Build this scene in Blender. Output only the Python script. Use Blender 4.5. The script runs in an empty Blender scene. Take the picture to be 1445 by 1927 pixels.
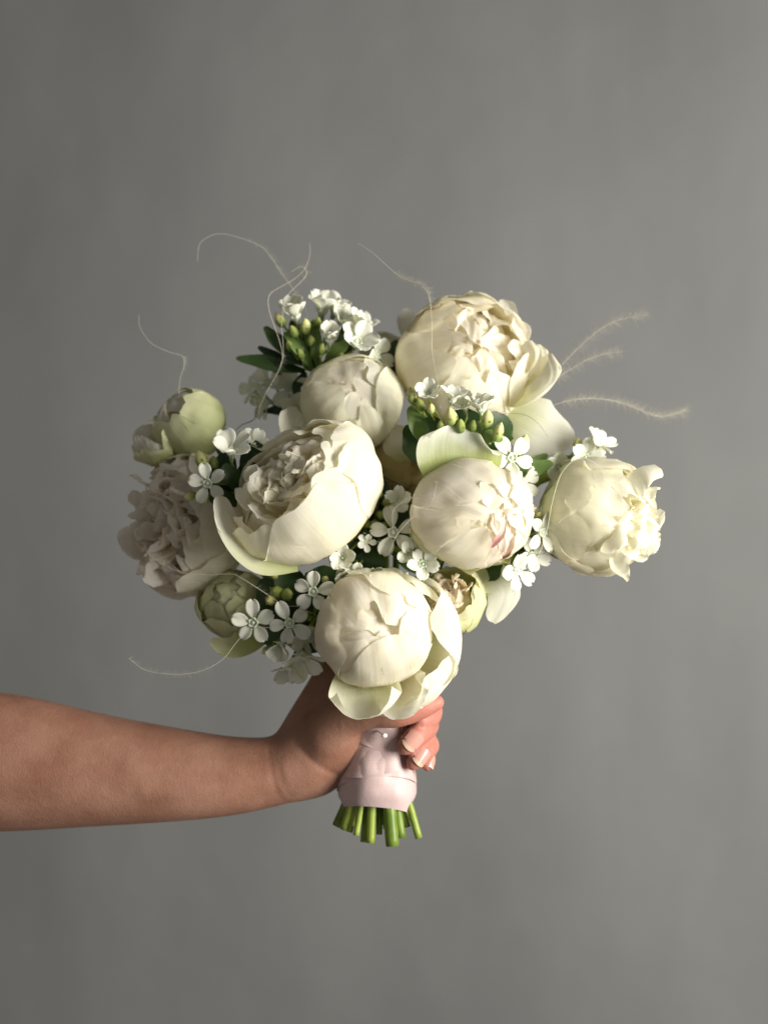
import bpy, math, random
import numpy as np
from mathutils import Vector, Matrix, noise

# ------------------------------------------------------------------ units
# 1 "px" = one pixel of the 1445x1927 photograph in the bouquet's own plane (Y = 0)
S = 0.000337                    # metres per px in the bouquet plane (a peony is about 9 cm)
D = 0.95                        # camera distance from that plane, metres
CX, CY = 722.5, 963.5
sc = bpy.context.scene
col = sc.collection

# ------------------------------------------------------------------ camera
cam_d = bpy.data.cameras.new('camera')
cam = bpy.data.objects.new('camera', cam_d); col.objects.link(cam)
cam.location = (0, -D, 0); cam.rotation_euler = (math.pi/2, 0, 0)
cam_d.sensor_fit = 'VERTICAL'; cam_d.sensor_height = 36.0
cam_d.lens = 36.0*D/(1927*S)
cam_d.clip_start = 0.02; cam_d.clip_end = 60
cam_d.dof.use_dof = True; cam_d.dof.focus_distance = D-130*S; cam_d.dof.aperture_fstop = 3.4
sc.camera = cam

# ------------------------------------------------------------------ light
w = bpy.data.worlds.new('World'); sc.world = w; w.use_nodes = True
bg = w.node_tree.nodes['Background']
bg.inputs[0].default_value = (1.0, 0.97, 0.91, 1); bg.inputs[1].default_value = 0.125

def area(name, loc, target, sx, sy, power, colr):
    l = bpy.data.lights.new(name, 'AREA'); l.shape = 'RECTANGLE'; l.size = sx; l.size_y = sy
    l.energy = power; l.color = colr
    o = bpy.data.objects.new(name, l); col.objects.link(o)
    o.location = loc
    o.rotation_euler = (Vector(target)-Vector(loc)).to_track_quat('-Z', 'Y').to_euler()
    return o
area('window_light', (0.88, -0.54, 0.05), (0.20, 0.25, 0.0), 0.44, 0.74, 20.0, (1.0, 0.965, 0.885))

sc.view_settings.view_transform = 'Standard'; sc.view_settings.look = 'None'
sc.view_settings.exposure = 0.48; sc.view_settings.gamma = 1.0
sc.view_settings.use_curve_mapping = False
sc.render.engine = 'CYCLES'
sc.cycles.use_denoising = True
sc.cycles.max_bounces = 14; sc.cycles.diffuse_bounces = 10; sc.cycles.transmission_bounces = 10
sc.cycles.sample_clamp_indirect = 6

# ------------------------------------------------------------------ helpers
def kd(d): return (D/S - d)/(D/S)
def P(x, y, d=0):
    k = kd(d)
    return Vector(((x-CX)*S*k, -d*S, (CY-y)*S*k))
def vec(ax):                    # (right, up, toward camera) -> world
    return Vector((ax[0], -ax[2], ax[1]))
WM = {}                         # world matrices
def empty(name, loc, label=None, cat=None, group=None):
    o = bpy.data.objects.new(name, None); col.objects.link(o)
    o.empty_display_size = 0.01
    o.location = loc; WM[o.name] = Matrix.Translation(loc)
    if label: o['label'] = label; o['category'] = cat
    if group: o['group'] = group
    return o
def put(name, mesh, parent=None, M=None):
    o = bpy.data.objects.new(name, mesh); col.objects.link(o)
    M = Matrix.Identity(4) if M is None else M
    WM[o.name] = M
    if parent:
        o.parent = parent
        o.matrix_basis = WM[parent.name].inverted() @ M
    else:
        o.matrix_basis = M
    return o
def mesh_from(name, verts, faces, mat, uvs=None, smooth=True):
    me = bpy.data.meshes.new(name)
    me.from_pydata([tuple(v) for v in verts], [], faces)
    if mat: me.materials.append(mat)
    if uvs is not None:
        l = me.uv_layers.new(name='uv')
        li = np.empty(len(me.loops), dtype=np.int32); me.loops.foreach_get('vertex_index', li)
        l.data.foreach_set('uv', np.asarray(uvs, dtype=np.float32)[li].ravel())
    if smooth: me.polygons.foreach_set('use_smooth', [True]*len(me.polygons))
    me.update()
    return me
def grid_faces(nu, nv, o=0):
    return [(o+j*nu+i, o+j*nu+i+1, o+(j+1)*nu+i+1, o+(j+1)*nu+i) for j in range(nv-1) for i in range(nu-1)]
def n1(x, y, s): return noise.noise(Vector((x, y, s)))
def rel(root, pts):             # world points to the root's own space
    l = WM[root.name].translation
    return [p-l for p in pts]
def spline(pts, n):             # Catmull-Rom through points of any dimension
    p = np.array(pts, float)
    p = np.vstack([2*p[0]-p[1], p, 2*p[-1]-p[-2]])
    out = []
    m = len(p)-3
    for q in np.linspace(0, m-1e-6, n):
        i = int(q); t = q-i
        a, b, c, d_ = p[i], p[i+1], p[i+2], p[i+3]
        out.append(.5*((2*b)+(c-a)*t+(2*a-5*b+4*c-d_)*t*t+(3*b-a-3*c+d_)*t**3))
    return np.array(out)
def tube(pts, rad, ns=7, caps=True, lobes=0, lob=0.0):
    pts = [Vector(p) for p in pts]; n = len(pts)
    verts, faces, uv = [], [], []
    up = Vector((0.31, 0.83, 0.46))
    t = (pts[1]-pts[0]).normalized(); a = t.cross(up).normalized()
    for i, p in enumerate(pts):
        t = (pts[min(i+1, n-1)]-pts[max(i-1, 0)]).normalized()
        a = (a-t*a.dot(t)).normalized(); b = t.cross(a)
        for j in range(ns):
            th = 2*math.pi*j/ns
            r = rad[i]*(1+lob*math.cos(lobes*th))
            verts.append(p+(a*math.cos(th)+b*math.sin(th))*r); uv.append((j/ns, i/(n-1)))
    for i in range(n-1):
        for j in range(ns):
            faces.append((i*ns+j, i*ns+(j+1) % ns, (i+1)*ns+(j+1) % ns, (i+1)*ns+j))
    if caps:
        faces.append(tuple(range(ns-1, -1, -1))); faces.append(tuple(range((n-1)*ns, n*ns)))
    return verts, faces, uv

# ------------------------------------------------------------------ materials
def nmat(name):
    m = bpy.data.materials.new(name); m.use_nodes = True
    nt = m.node_tree; nt.nodes.clear()
    return m, nt, nt.nodes, nt.links
def petal_mat(name, tip, base, lo=0.05, hi=0.55, transl=0.5, tint=None, edge=None, rough=0.5, spot=0.0, vein=0.28):
    m, nt, N, L = nmat(name)
    out = N.new('ShaderNodeOutputMaterial')
    uv = N.new('ShaderNodeUVMap'); uv.uv_map = 'uv'
    sep = N.new('ShaderNodeSeparateXYZ'); L.new(uv.outputs[0], sep.inputs[0])
    geo = N.new('ShaderNodeTexCoord'); oi = N.new('ShaderNodeObjectInfo')
    nz = N.new('ShaderNodeTexNoise'); nz.inputs['Scale'].default_value = 55; nz.inputs['Detail'].default_value = 3
    L.new(geo.outputs['Object'], nz.inputs['Vector'])
    ad = N.new('ShaderNodeMath'); ad.operation = 'MULTIPLY_ADD'; ad.inputs[1].default_value = 0.45; L.new(nz.outputs['Fac'], ad.inputs[0])
    sub = N.new('ShaderNodeMath'); sub.operation = 'SUBTRACT'; sub.inputs[1].default_value = 0.22; L.new(sep.outputs['Y'], sub.inputs[0]); L.new(sub.outputs[0], ad.inputs[2])
    rp = N.new('ShaderNodeValToRGB'); L.new(ad.outputs[0], rp.inputs[0])
    e = rp.color_ramp.elements
    e[0].position = lo; e[0].color = (*base, 1); e[1].position = hi; e[1].color = (*tip, 1)
    c = rp.outputs[0]
    if edge:
        en = e.new(0.93); en.color = (*tip, 1); e2 = e.new(1.0); e2.color = (*edge, 1)
    # fine long veins
    mp = N.new('ShaderNodeMapping'); mp.inputs['Scale'].default_value = (34, 1.6, 1); L.new(uv.outputs[0], mp.inputs[0])
    vn = N.new('ShaderNodeTexNoise'); vn.inputs['Scale'].default_value = 1.0; vn.inputs['Detail'].default_value = 3; L.new(mp.outputs[0], vn.inputs['Vector'])
    vm = N.new('ShaderNodeMapRange'); vm.inputs[1].default_value = 0.3; vm.inputs[2].default_value = 0.7; vm.inputs[3].default_value = 0.955; vm.inputs[4].default_value = 1.015
    L.new(vn.outputs['Fac'], vm.inputs[0])
    rv = N.new('ShaderNodeMapRange'); rv.inputs[3].default_value = 0.94; rv.inputs[4].default_value = 1.04; L.new(oi.outputs['Random'], rv.inputs[0])
    mu = N.new('ShaderNodeMath'); mu.operation = 'MULTIPLY'; L.new(vm.outputs[0], mu.inputs[0]); L.new(rv.outputs[0], mu.inputs[1])
    mx = N.new('ShaderNodeVectorMath'); mx.operation = 'SCALE'; L.new(c, mx.inputs[0]); L.new(mu.outputs[0], mx.inputs['Scale'])
    c = mx.outputs[0]
    if spot > 0:
        sn = N.new('ShaderNodeTexNoise'); sn.inputs['Scale'].default_value = 95; sn.inputs['Detail'].default_value = 5; L.new(geo.outputs['Object'], sn.inputs['Vector'])
        sr = N.new('ShaderNodeValToRGB'); sr.color_ramp.elements[0].position = 0.70; sr.color_ramp.elements[1].position = 0.80; L.new(sn.outputs['Fac'], sr.inputs[0])
        sm = N.new('ShaderNodeMath'); sm.operation = 'MULTIPLY'; sm.inputs[1].default_value = spot; L.new(sr.outputs[0], sm.inputs[0])
        mc = N.new('ShaderNodeMixRGB'); mc.inputs[2].default_value = (0.30, 0.20, 0.07, 1); L.new(sm.outputs[0], mc.inputs[0]); L.new(c, mc.inputs[1])
        c = mc.outputs[0]
    bp = N.new('ShaderNodeBump'); bp.inputs['Strength'].default_value = vein; bp.inputs['Distance'].default_value = 0.0007; L.new(vn.outputs['Fac'], bp.inputs['Height'])
    n2 = N.new('ShaderNodeTexNoise'); n2.inputs['Scale'].default_value = 75; n2.inputs['Detail'].default_value = 3; L.new(geo.outputs['Object'], n2.inputs['Vector'])
    b2 = N.new('ShaderNodeBump'); b2.inputs['Strength'].default_value = 0.18; b2.inputs['Distance'].default_value = 0.0016; L.new(n2.outputs['Fac'], b2.inputs['Height']); L.new(bp.outputs[0], b2.inputs['Normal'])
    pb = N.new('ShaderNodeBsdfPrincipled'); L.new(c, pb.inputs['Base Color']); L.new(b2.outputs[0], pb.inputs['Normal'])
    pb.inputs['Roughness'].default_value = rough+.08; pb.inputs['Specular IOR Level'].default_value = 0.18
    pb.inputs['Sheen Weight'].default_value = 0.06
    tr = N.new('ShaderNodeBsdfTranslucent'); L.new(b2.outputs[0], tr.inputs['Normal'])
    tm = N.new('ShaderNodeMixRGB'); tm.blend_type = 'MULTIPLY'; tm.inputs[0].default_value = 1; L.new(c, tm.inputs[1]); tm.inputs[2].default_value = (*(tint or (1.0, 0.985, 0.90)), 1)
    L.new(tm.outputs[0], tr.inputs['Color'])
    ms = N.new('ShaderNodeMixShader'); ms.inputs[0].default_value = transl; L.new(pb.outputs[0], ms.inputs[1]); L.new(tr.outputs[0], ms.inputs[2])
    L.new(ms.outputs[0], out.inputs[0])
    return m
def green_mat(name, a, b, rough=0.42, transl=0.0, scale=120, spec=0.4):
    m, nt, N, L = nmat(name)
    out = N.new('ShaderNodeOutputMaterial'); tc = N.new('ShaderNodeTexCoord'); oi = N.new('ShaderNodeObjectInfo')
    nz = N.new('ShaderNodeTexNoise'); nz.inputs['Scale'].default_value = scale; nz.inputs['Detail'].default_value = 3; L.new(tc.outputs['Object'], nz.inputs['Vector'])
    ad = N.new('ShaderNodeMath'); ad.operation = 'ADD'; L.new(nz.outputs['Fac'], ad.inputs[0])
    rr = N.new('ShaderNodeMapRange'); rr.inputs[3].default_value = -0.2; rr.inputs[4].default_value = 0.2; L.new(oi.outputs['Random'], rr.inputs[0]); L.new(rr.outputs[0], ad.inputs[1])
    rp = N.new('ShaderNodeValToRGB'); rp.color_ramp.elements[0].position = 0.3; rp.color_ramp.elements[1].position = 0.7
    rp.color_ramp.elements[0].color = (*a, 1); rp.color_ramp.elements[1].color = (*b, 1); L.new(ad.outputs[0], rp.inputs[0])
    bp = N.new('ShaderNodeBump'); bp.inputs['Strength'].default_value = 0.25; bp.inputs['Distance'].default_value = 0.0006; L.new(nz.outputs['Fac'], bp.inputs['Height'])
    pb = N.new('ShaderNodeBsdfPrincipled'); L.new(rp.outputs[0], pb.inputs['Base Color']); L.new(bp.outputs[0], pb.inputs['Normal'])
    pb.inputs['Roughness'].default_value = rough; pb.inputs['Specular IOR Level'].default_value = spec
    if transl:
        tr = N.new('ShaderNodeBsdfTranslucent'); L.new(rp.outputs[0], tr.inputs[0])
        ms = N.new('ShaderNodeMixShader'); ms.inputs[0].default_value = transl; L.new(pb.outputs[0], ms.inputs[1]); L.new(tr.outputs[0], ms.inputs[2]); L.new(ms.outputs[0], out.inputs[0])
    else: L.new(pb.outputs[0], out.inputs[0])
    return m

M = {}
M['cream'] = petal_mat('petal_cream', (0.945, 0.92, 0.81), (0.86, 0.84, 0.48), spot=0.25)
M['white'] = petal_mat('petal_white', (0.95, 0.935, 0.84), (0.88, 0.87, 0.56), 0.0, 0.45)
M['blush'] = petal_mat('petal_blush', (0.945, 0.91, 0.82), (0.88, 0.84, 0.58), spot=0.25)
M['apricot'] = petal_mat('petal_apricot', (0.945, 0.905, 0.80), (0.92, 0.76, 0.52), 0.0, 0.55)
M['ruffle'] = petal_mat('petal_ruffle', (0.94, 0.915, 0.84), (0.92, 0.83, 0.66), 0.05, 0.6, transl=0.58)
M['mauve'] = petal_mat('petal_mauve', (0.92, 0.885, 0.835), (0.89, 0.80, 0.72), 0.1, 0.7, transl=0.58)
M['green'] = petal_mat('petal_green', (0.70, 0.71, 0.45), (0.42, 0.48, 0.16), 0.1, 0.9, transl=0.35)
M['lime'] = petal_mat('petal_lime', (0.86, 0.86, 0.60), (0.62, 0.68, 0.20), 0.15, 0.85)
M['greencream'] = petal_mat('petal_green_cream', (0.94, 0.925, 0.805), (0.70, 0.75, 0.35), 0.05, 0.68)
M['amber'] = petal_mat('petal_amber', (0.62, 0.49, 0.23), (0.44, 0.28, 0.09), 0.1, 0.8, spot=0.12, transl=.3)
M['pink'] = petal_mat('petal_pink', (0.93, 0.85, 0.78), (0.86, 0.42, 0.46), 0.30, 0.85)
M['fold'] = petal_mat('petal_fold', (0.92, 0.91, 0.84), (0.58, 0.66, 0.26), 0.35, 0.92)
M['beige'] = petal_mat('petal_beige', (0.90, 0.83, 0.70), (0.78, 0.62, 0.44), 0.1, 0.8)
M['tweedia'] = petal_mat('small_flower_white', (0.93, 0.925, 0.86), (0.82, 0.85, 0.70), 0.0, 0.35, transl=0.34, tint=(0.97, 1.0, 0.86), rough=0.45, vein=0.12)
M['corona'] = green_mat('small_flower_corona', (0.62, 0.68, 0.52), (0.74, 0.78, 0.64), 0.4)
M['bud'] = petal_mat('bud_yellow_green', (0.78, 0.76, 0.34), (0.22, 0.31, 0.06), 0.15, 0.85, transl=.12, vein=.3)
M['budg'] = petal_mat('bud_green', (0.40, 0.46, 0.13), (0.10, 0.17, 0.03), 0.1, 0.95, transl=.1, vein=.3)
M['calyx'] = green_mat('calyx_green', (0.15, 0.23, 0.06), (0.30, 0.38, 0.13), 0.5)
M['stem'] = green_mat('stem_green', (0.11, 0.18, 0.02), (0.30, 0.38, 0.06), 0.4, scale=70)
M['cut'] = green_mat('cut_end', (0.50, 0.55, 0.25), (0.58, 0.60, 0.32), 0.6)
M['leaf'] = green_mat('leaf_green', (0.020, 0.045, 0.013), (0.048, 0.09, 0.024), 0.42, 0.15, scale=40)
M['leafl'] = green_mat('leaf_light_green', (0.12, 0.20, 0.05), (0.20, 0.30, 0.08), 0.45, 0.2, scale=60)
M['sepal'] = green_mat('sepal_olive', (0.16, 0.17, 0.06), (0.24, 0.14, 0.07), 0.5, scale=45)
M['straw'] = green_mat('feather_grass_straw', (0.74, 0.70, 0.58), (0.82, 0.79, 0.68), 0.5, 0.3)
M['hair'] = green_mat('feather_grass_hair', (0.68, 0.64, 0.52), (0.76, 0.72, 0.60), 0.6, 0.5)
M['twig'] = green_mat('twig_dark', (0.05, 0.02, 0.02), (0.10, 0.035, 0.03), 0.5)
M['pearl'] = green_mat('pin_pearl', (0.80, 0.77, 0.70), (0.84, 0.81, 0.75), 0.2, spec=0.6)

# ------------------------------------------------------------------ wall
def wall():
    m, nt, N, L = nmat('wall_grey_paint')
    out = N.new('ShaderNodeOutputMaterial'); tc = N.new('ShaderNodeTexCoord')
    n0 = N.new('ShaderNodeTexNoise'); n0.inputs['Scale'].default_value = 3.2; n0.inputs['Detail'].default_value = 5
    mp = N.new('ShaderNodeMapping'); mp.inputs['Scale'].default_value = (1.6, 1, .7); L.new(tc.outputs['Object'], mp.inputs[0]); L.new(mp.outputs[0], n0.inputs['Vector'])
    n2 = N.new('ShaderNodeTexNoise'); n2.inputs['Scale'].default_value = 330; n2.inputs['Detail'].default_value = 4; L.new(tc.outputs['Object'], n2.inputs['Vector'])
    n3 = N.new('ShaderNodeTexNoise'); n3.inputs['Scale'].default_value = 9; n3.inputs['Detail'].default_value = 2; L.new(tc.outputs['Object'], n3.inputs['Vector'])
    rp = N.new('ShaderNodeValToRGB'); e = rp.color_ramp.elements
    e[0].position = 0.3; e[0].color = (0.150, 0.151, 0.150, 1); e[1].position = 0.7; e[1].color = (0.194, 0.194, 0.192, 1)
    L.new(n0.outputs['Fac'], rp.inputs[0])
    b1 = N.new('ShaderNodeBump'); b1.inputs['Strength'].default_value = 0.35; b1.inputs['Distance'].default_value = 0.001; L.new(n2.outputs['Fac'], b1.inputs['Height'])
    b2 = N.new('ShaderNodeBump'); b2.inputs['Strength'].default_value = 0.30; b2.inputs['Distance'].default_value = 0.012; L.new(n3.outputs['Fac'], b2.inputs['Height']); L.new(b1.outputs[0], b2.inputs['Normal'])
    pb = N.new('ShaderNodeBsdfPrincipled'); L.new(rp.outputs[0], pb.inputs['Base Color']); L.new(b2.outputs[0], pb.inputs['Normal'])
    pb.inputs['Roughness'].default_value = 0.7; pb.inputs['Specular IOR Level'].default_value = 0.3
    L.new(pb.outputs[0], out.inputs[0])
    X0, X1, Z0, Z1, Y0, Y1 = -3, 3, -1.6, 1.6, 0.62, 0.72
    v = [(x, y, z) for y in (Y0, Y1) for z in (Z0, Z1) for x in (X0, X1)]
    f = [(0, 1, 3, 2), (4, 6, 7, 5), (0, 4, 5, 1), (2, 3, 7, 6), (0, 2, 6, 4), (1, 5, 7, 3)]
    o = put('wall', mesh_from('wall', v, f, m, smooth=False)); o['kind'] = 'structure'
    o['label'] = 'plain matte grey painted wall behind the bouquet'
wall()

# ------------------------------------------------------------------ peony
class Flower:
    def __init__(s, name, c, d, R, axis, label, sq=(1, 1, 1), seed=1, group='white peonies in the bouquet', tight=1.0, roll=0):
        s.tight = tight; s.roll = roll
        s.C = P(c[0], c[1], d); s.k = S*kd(d); s.R = R*s.k; s.seed = seed; s.px = (c[0], c[1], d)
        a = vec(axis).normalized(); up = Vector((0, 0, 1))
        if abs(a.dot(up)) > 0.97: up = Vector((0, 1, 0))
        s.e1 = up.cross(a)
        s.e1 = -s.e1.normalized() if s.e1.dot(Vector((1, 0, 0))) < -0.5 else s.e1.normalized()
        s.a = a; s.e2 = a.cross(s.e1); s.sq = sq
        ra = math.radians(roll); s.e1, s.e2 = s.e1*math.cos(ra)+s.e2*math.sin(ra), -s.e1*math.sin(ra)+s.e2*math.cos(ra)
        s.rng = random.Random(seed)
        base = s.C-a*s.R*sq[2]*0.98
        s.base = base
        s.root = empty(name, base, label, 'flower', group)
        s.n = 0
    def petal(s, th, ph, W, rf, mat='cream', ph0=8, amp=0.004, fr=1.8, flare=0.0, edge=0.0, notch=None, jag=0.032, rnd=0.26, b=0.35,
              tilt=0.0, off=(0, 0, 0), curl=0.0, wob=0.0, nu=25, nv=19, name='petal', skew=0.0, crink=0.0, rim=0.022, lift=0.035, und=0.085):
        s.n += 1; sd = s.seed*7.13+s.n*3.37
        if .9 < rf < 1.12: rf = .97+(rf-.97)*s.tight; lift *= s.tight
        th = math.radians(th-s.roll); p0 = math.radians(ph0); p1 = math.radians(ph)
        ct = s.e1*math.cos(th)+s.e2*math.sin(th); et = -s.e1*math.sin(th)+s.e2*math.cos(th)
        verts, uv = [], []
        notch = s.rng.choice((0, 0, .04, .07)) if notch is None else notch
        u0 = s.rng.uniform(-.5, .5); nw = s.rng.uniform(.12, .22)
        o = vec(off)*s.k
        for j in range(nv):
            v = 1-(1-j/(nv-1))**1.2
            f = b+(1-b)*math.sin(math.pi/2*min(1, v/0.6))
            if v > 0.6: f *= 1-0.22*((v-.6)/.4)**2
            for i in range(nu):
                u = -1+2*i/(nu-1)
                tip = 1-rnd*abs(u)**2.6-notch*math.exp(-((u-u0)/nw)**2)-jag*(1.8*n1(u*2.0, 3.1, sd)+.5*n1(u*4.5, 7.7, sd)+.15*n1(u*10, 1.7, sd))
                vv = v*(1-(1-tip)*v*v)
                p = p0+(p1-p0)*vv
                a = W*f*u*(1+0.06*n1(v*3, sd, 1.3))+skew*v*v
                r = rf+amp*v*v*(n1(u*fr+sd, v*1.6, sd)+0.5*n1(u*fr*2.3, v*2.9+sd, 2.0))*2+flare*v**4+edge*u**4*v+tilt*u*v+curl*max(0, vv-.72)**2*12
                q = (ct*math.sin(p)-s.a*math.cos(p))*math.cos(a)+et*math.sin(a)
                r += und*(noise.noise(q*1.7+Vector((s.seed, 0, 0)))+.45*noise.noise(q*4.1+Vector((0, s.seed, 0))))+.008*v*n1(u*8+sd, v*.7, sd)
                r += rim*v**7*(n1(u*2.6+sd, 2.2, sd)+.4*n1(u*6, 9.2, sd))*2+lift*(v**8-.3*v**3)
                if crink: r += crink*v*(n1(u*5+sd, v*3, 4.4)+.6*n1(u*11, v*6+sd, 8.4))
                p += wob*v*v*n1(u*3.1, sd, 9.0)
                q = (ct*math.sin(p)-s.a*math.cos(p))*math.cos(a)+et*math.sin(a)
                x, y, z = q.dot(s.e1)*s.sq[0], q.dot(s.e2)*s.sq[1], q.dot(s.a)*s.sq[2]
                verts.append(s.C+(s.e1*x+s.e2*y+s.a*z)*(s.R*r)+o)
                uv.append((i/(nu-1), v))
        me = mesh_from(name, rel(s.root, verts), grid_faces(nu, nv), M[mat], uv)
        return put(name, me, s.root, WM[s.root.name])
    def ring(s, n, th0, ph, W, rf, mat='cream', jit=8, tilt=.028, **k):
        for i in range(n):
            s.petal(th0+360*i/n+s.rng.uniform(-jit, jit), ph+s.rng.uniform(-jit, jit)*.6, W*s.rng.uniform(.92, 1.08), rf, mat, tilt=tilt, **k)
    def ruffles(s, n, rho, z, hw=.28, mat='ruffle', zc=0.0, off=(0, 0), amp=.26, crink=.05, jag=.05, deep=.8, name='inner_petal'):
        r_ = s.rng
        for i in range(n):
            q = (i+.4)/n
            rr = rho*math.sqrt(q)*r_.uniform(.85, 1.15); th = math.radians(i*137.5+r_.uniform(-25, 25))
            x, y = rr*math.cos(th)+off[0], rr*math.sin(th)+off[1]
            zz = z+zc*(1-q)+r_.uniform(-.09, .09)
            L3 = lambda a, b, c: s.C+(s.e1*a*s.sq[0]+s.e2*b*s.sq[1]+s.a*c*s.sq[2])*s.R
            rad = Vector((math.cos(th), math.sin(th))); g = r_.uniform(-1.2, 1.2)
            nd = -(s.e1*math.cos(th+g)+s.e2*math.sin(th+g))+s.a*r_.uniform(0.1, .7)
            bend = r_.uniform(-.14, .14)
            pts = [L3(x*.35, y*.35, zz-deep), L3(x*.9-rad.y*bend, y*.9+rad.x*bend, zz-deep*.45), L3(x*1.08, y*1.08, zz-.12), L3(x*r_.uniform(.75, 1.1), y*r_.uniform(.75, 1.1), zz)]
            s.n += 1
            petal_sheet(s.root, pts, hw*s.R*r_.uniform(.7, 1.35), nd, M[mat], s.seed*5.1+s.n*2.7, r_.uniform(.05, .6), amp, 1.9, name, .45, .4, jag, 21, 17, r_.uniform(-.5, .5), r_.uniform(-.1, .3), crink)
    def free(s, pts, hw, n, mat='cream', cup=0.0, amp=0.0, fr=2.5, name='petal', rnd=.2, b=.35, jag=.03, nu=25, nv=19, tipcurl=0.0, edgecurl=0.0, crink=0.0):
        s.n += 1
        return free_petal(s.root, pts, hw, n, M[mat], s.seed*5.1+s.n*2.7, cup, amp, fr, name, rnd, b, jag, nu, nv, tipcurl, edgecurl, crink)
    def sepals(s, n=4, ph=62, W=.42, rf=1.04, mat='sepal', th0=20):
        for i in range(n): s.petal(th0+i*360/n, ph+s.rng.uniform(-10, 10), W, rf+.01*(i % 2), mat, ph0=2, rnd=.5, nu=9, nv=9, name='sepal', amp=.01)

def free_petal(root, pts, hw, nrm, mat, sd, *a):
    # pts: centre line base->tip as (x, y, depth); hw: half width px; nrm: direction the inner face looks (right, up, to camera)
    return petal_sheet(root, [P(*q) for q in pts], hw*S*kd(pts[-1][2]), vec(nrm), mat, sd, *a)
def petal_sheet(root, pts, hw, nh, mat, sd, cup=0, amp=0, fr=2.5, name='petal', rnd=.2, b=.35, jag=.03, nu=25, nv=19, tipcurl=0, edgecurl=0, crink=0):
    c = [Vector(q) for q in spline([tuple(p) for p in pts], nv)]
    nh = nh.normalized()
    verts, uv = [], []
    for j in range(nv):
        v = j/(nv-1)
        t = (c[min(j+1, nv-1)]-c[max(j-1, 0)]).normalized()
        sd_ = t.cross(nh).normalized(); nn = sd_.cross(t).normalized()
        f = b+(1-b)*math.sin(math.pi/2*min(1, v/0.6))
        if v > 0.6: f *= 1-0.25*((v-.6)/.4)**2
        for i in range(nu):
            u = -1+2*i/(nu-1)
            tip = 1-rnd*abs(u)**2.5-jag*(1.8*n1(u*2.0, 3.1, sd)+.5*n1(u*4.5, 1.7, sd)+.15*n1(u*10, 4.7, sd))
            vv = v*(1-(1-tip)*v*v)
            q = vv*(nv-1); i0 = min(int(q), nv-2); pc = c[i0].lerp(c[i0+1], q-i0)
            h = cup*u*u*f+amp*v*(n1(u*fr+sd, v*2, sd)+.5*n1(u*fr*2.2, v*3+sd, 5.))+tipcurl*max(0, v-.65)**2*8+edgecurl*u**6
            h += .06*v**6*n1(u*4+sd, 6.6, sd)
            if crink: h += crink*v*(n1(u*3.5+sd, v*2.2, 4.4)+.35*n1(u*8, v*4+sd, 8.4))
            verts.append(pc+sd_*hw*f*u*(1-.25*abs(cup)*u*u)+nn*hw*h); uv.append((i/(nu-1), v))
    me = mesh_from(name, rel(root, verts), grid_faces(nu, nv), mat, uv)
    return put(name, me, root, WM[root.name])

# --- handle: every stem runs through it
HAND_AX = [(716, 1300, -30), (714, 1400, -28), (711, 1480, -28), (710, 1530, -28)]
def stem(root, start, end, rad=6.5, mat='stem'):
    """start: world point at the flower's base; end: (x, y, depth) of the cut end below the ribbon"""
    end = (711+(end[0]-711)*.95, end[1], end[2]); rad *= .98
    bx, bz = (end[0]-711)*.78, (end[2]+28)*.8
    pts = [start, start.lerp(P(716+bx*.8, 1270, -30+bz*.8), .55)+Vector((0, .004, -.008)), P(716+bx*.45, 1310, -30+bz*.45), P(714+bx*.5, 1400, -28+bz*.5), P(711+bx*.85, 1480, -28+bz*.85), P(711+bx*.98, 1512, -28+bz), P(*end)]
    c = [Vector(q) for q in spline([tuple(p) for p in pts], 44)]
    k = rad*S
    v, f, uv = tube(rel(root, c), [k*(1+.08*n1(i*.4, end[0], 1)) for i in range(44)], 10, True)
    me = mesh_from('stem', v, f, M[mat], uv); me.materials.append(M['cut']); me.polygons[-1].material_index = 1
    put('stem', me, root, WM[root.name])

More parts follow.
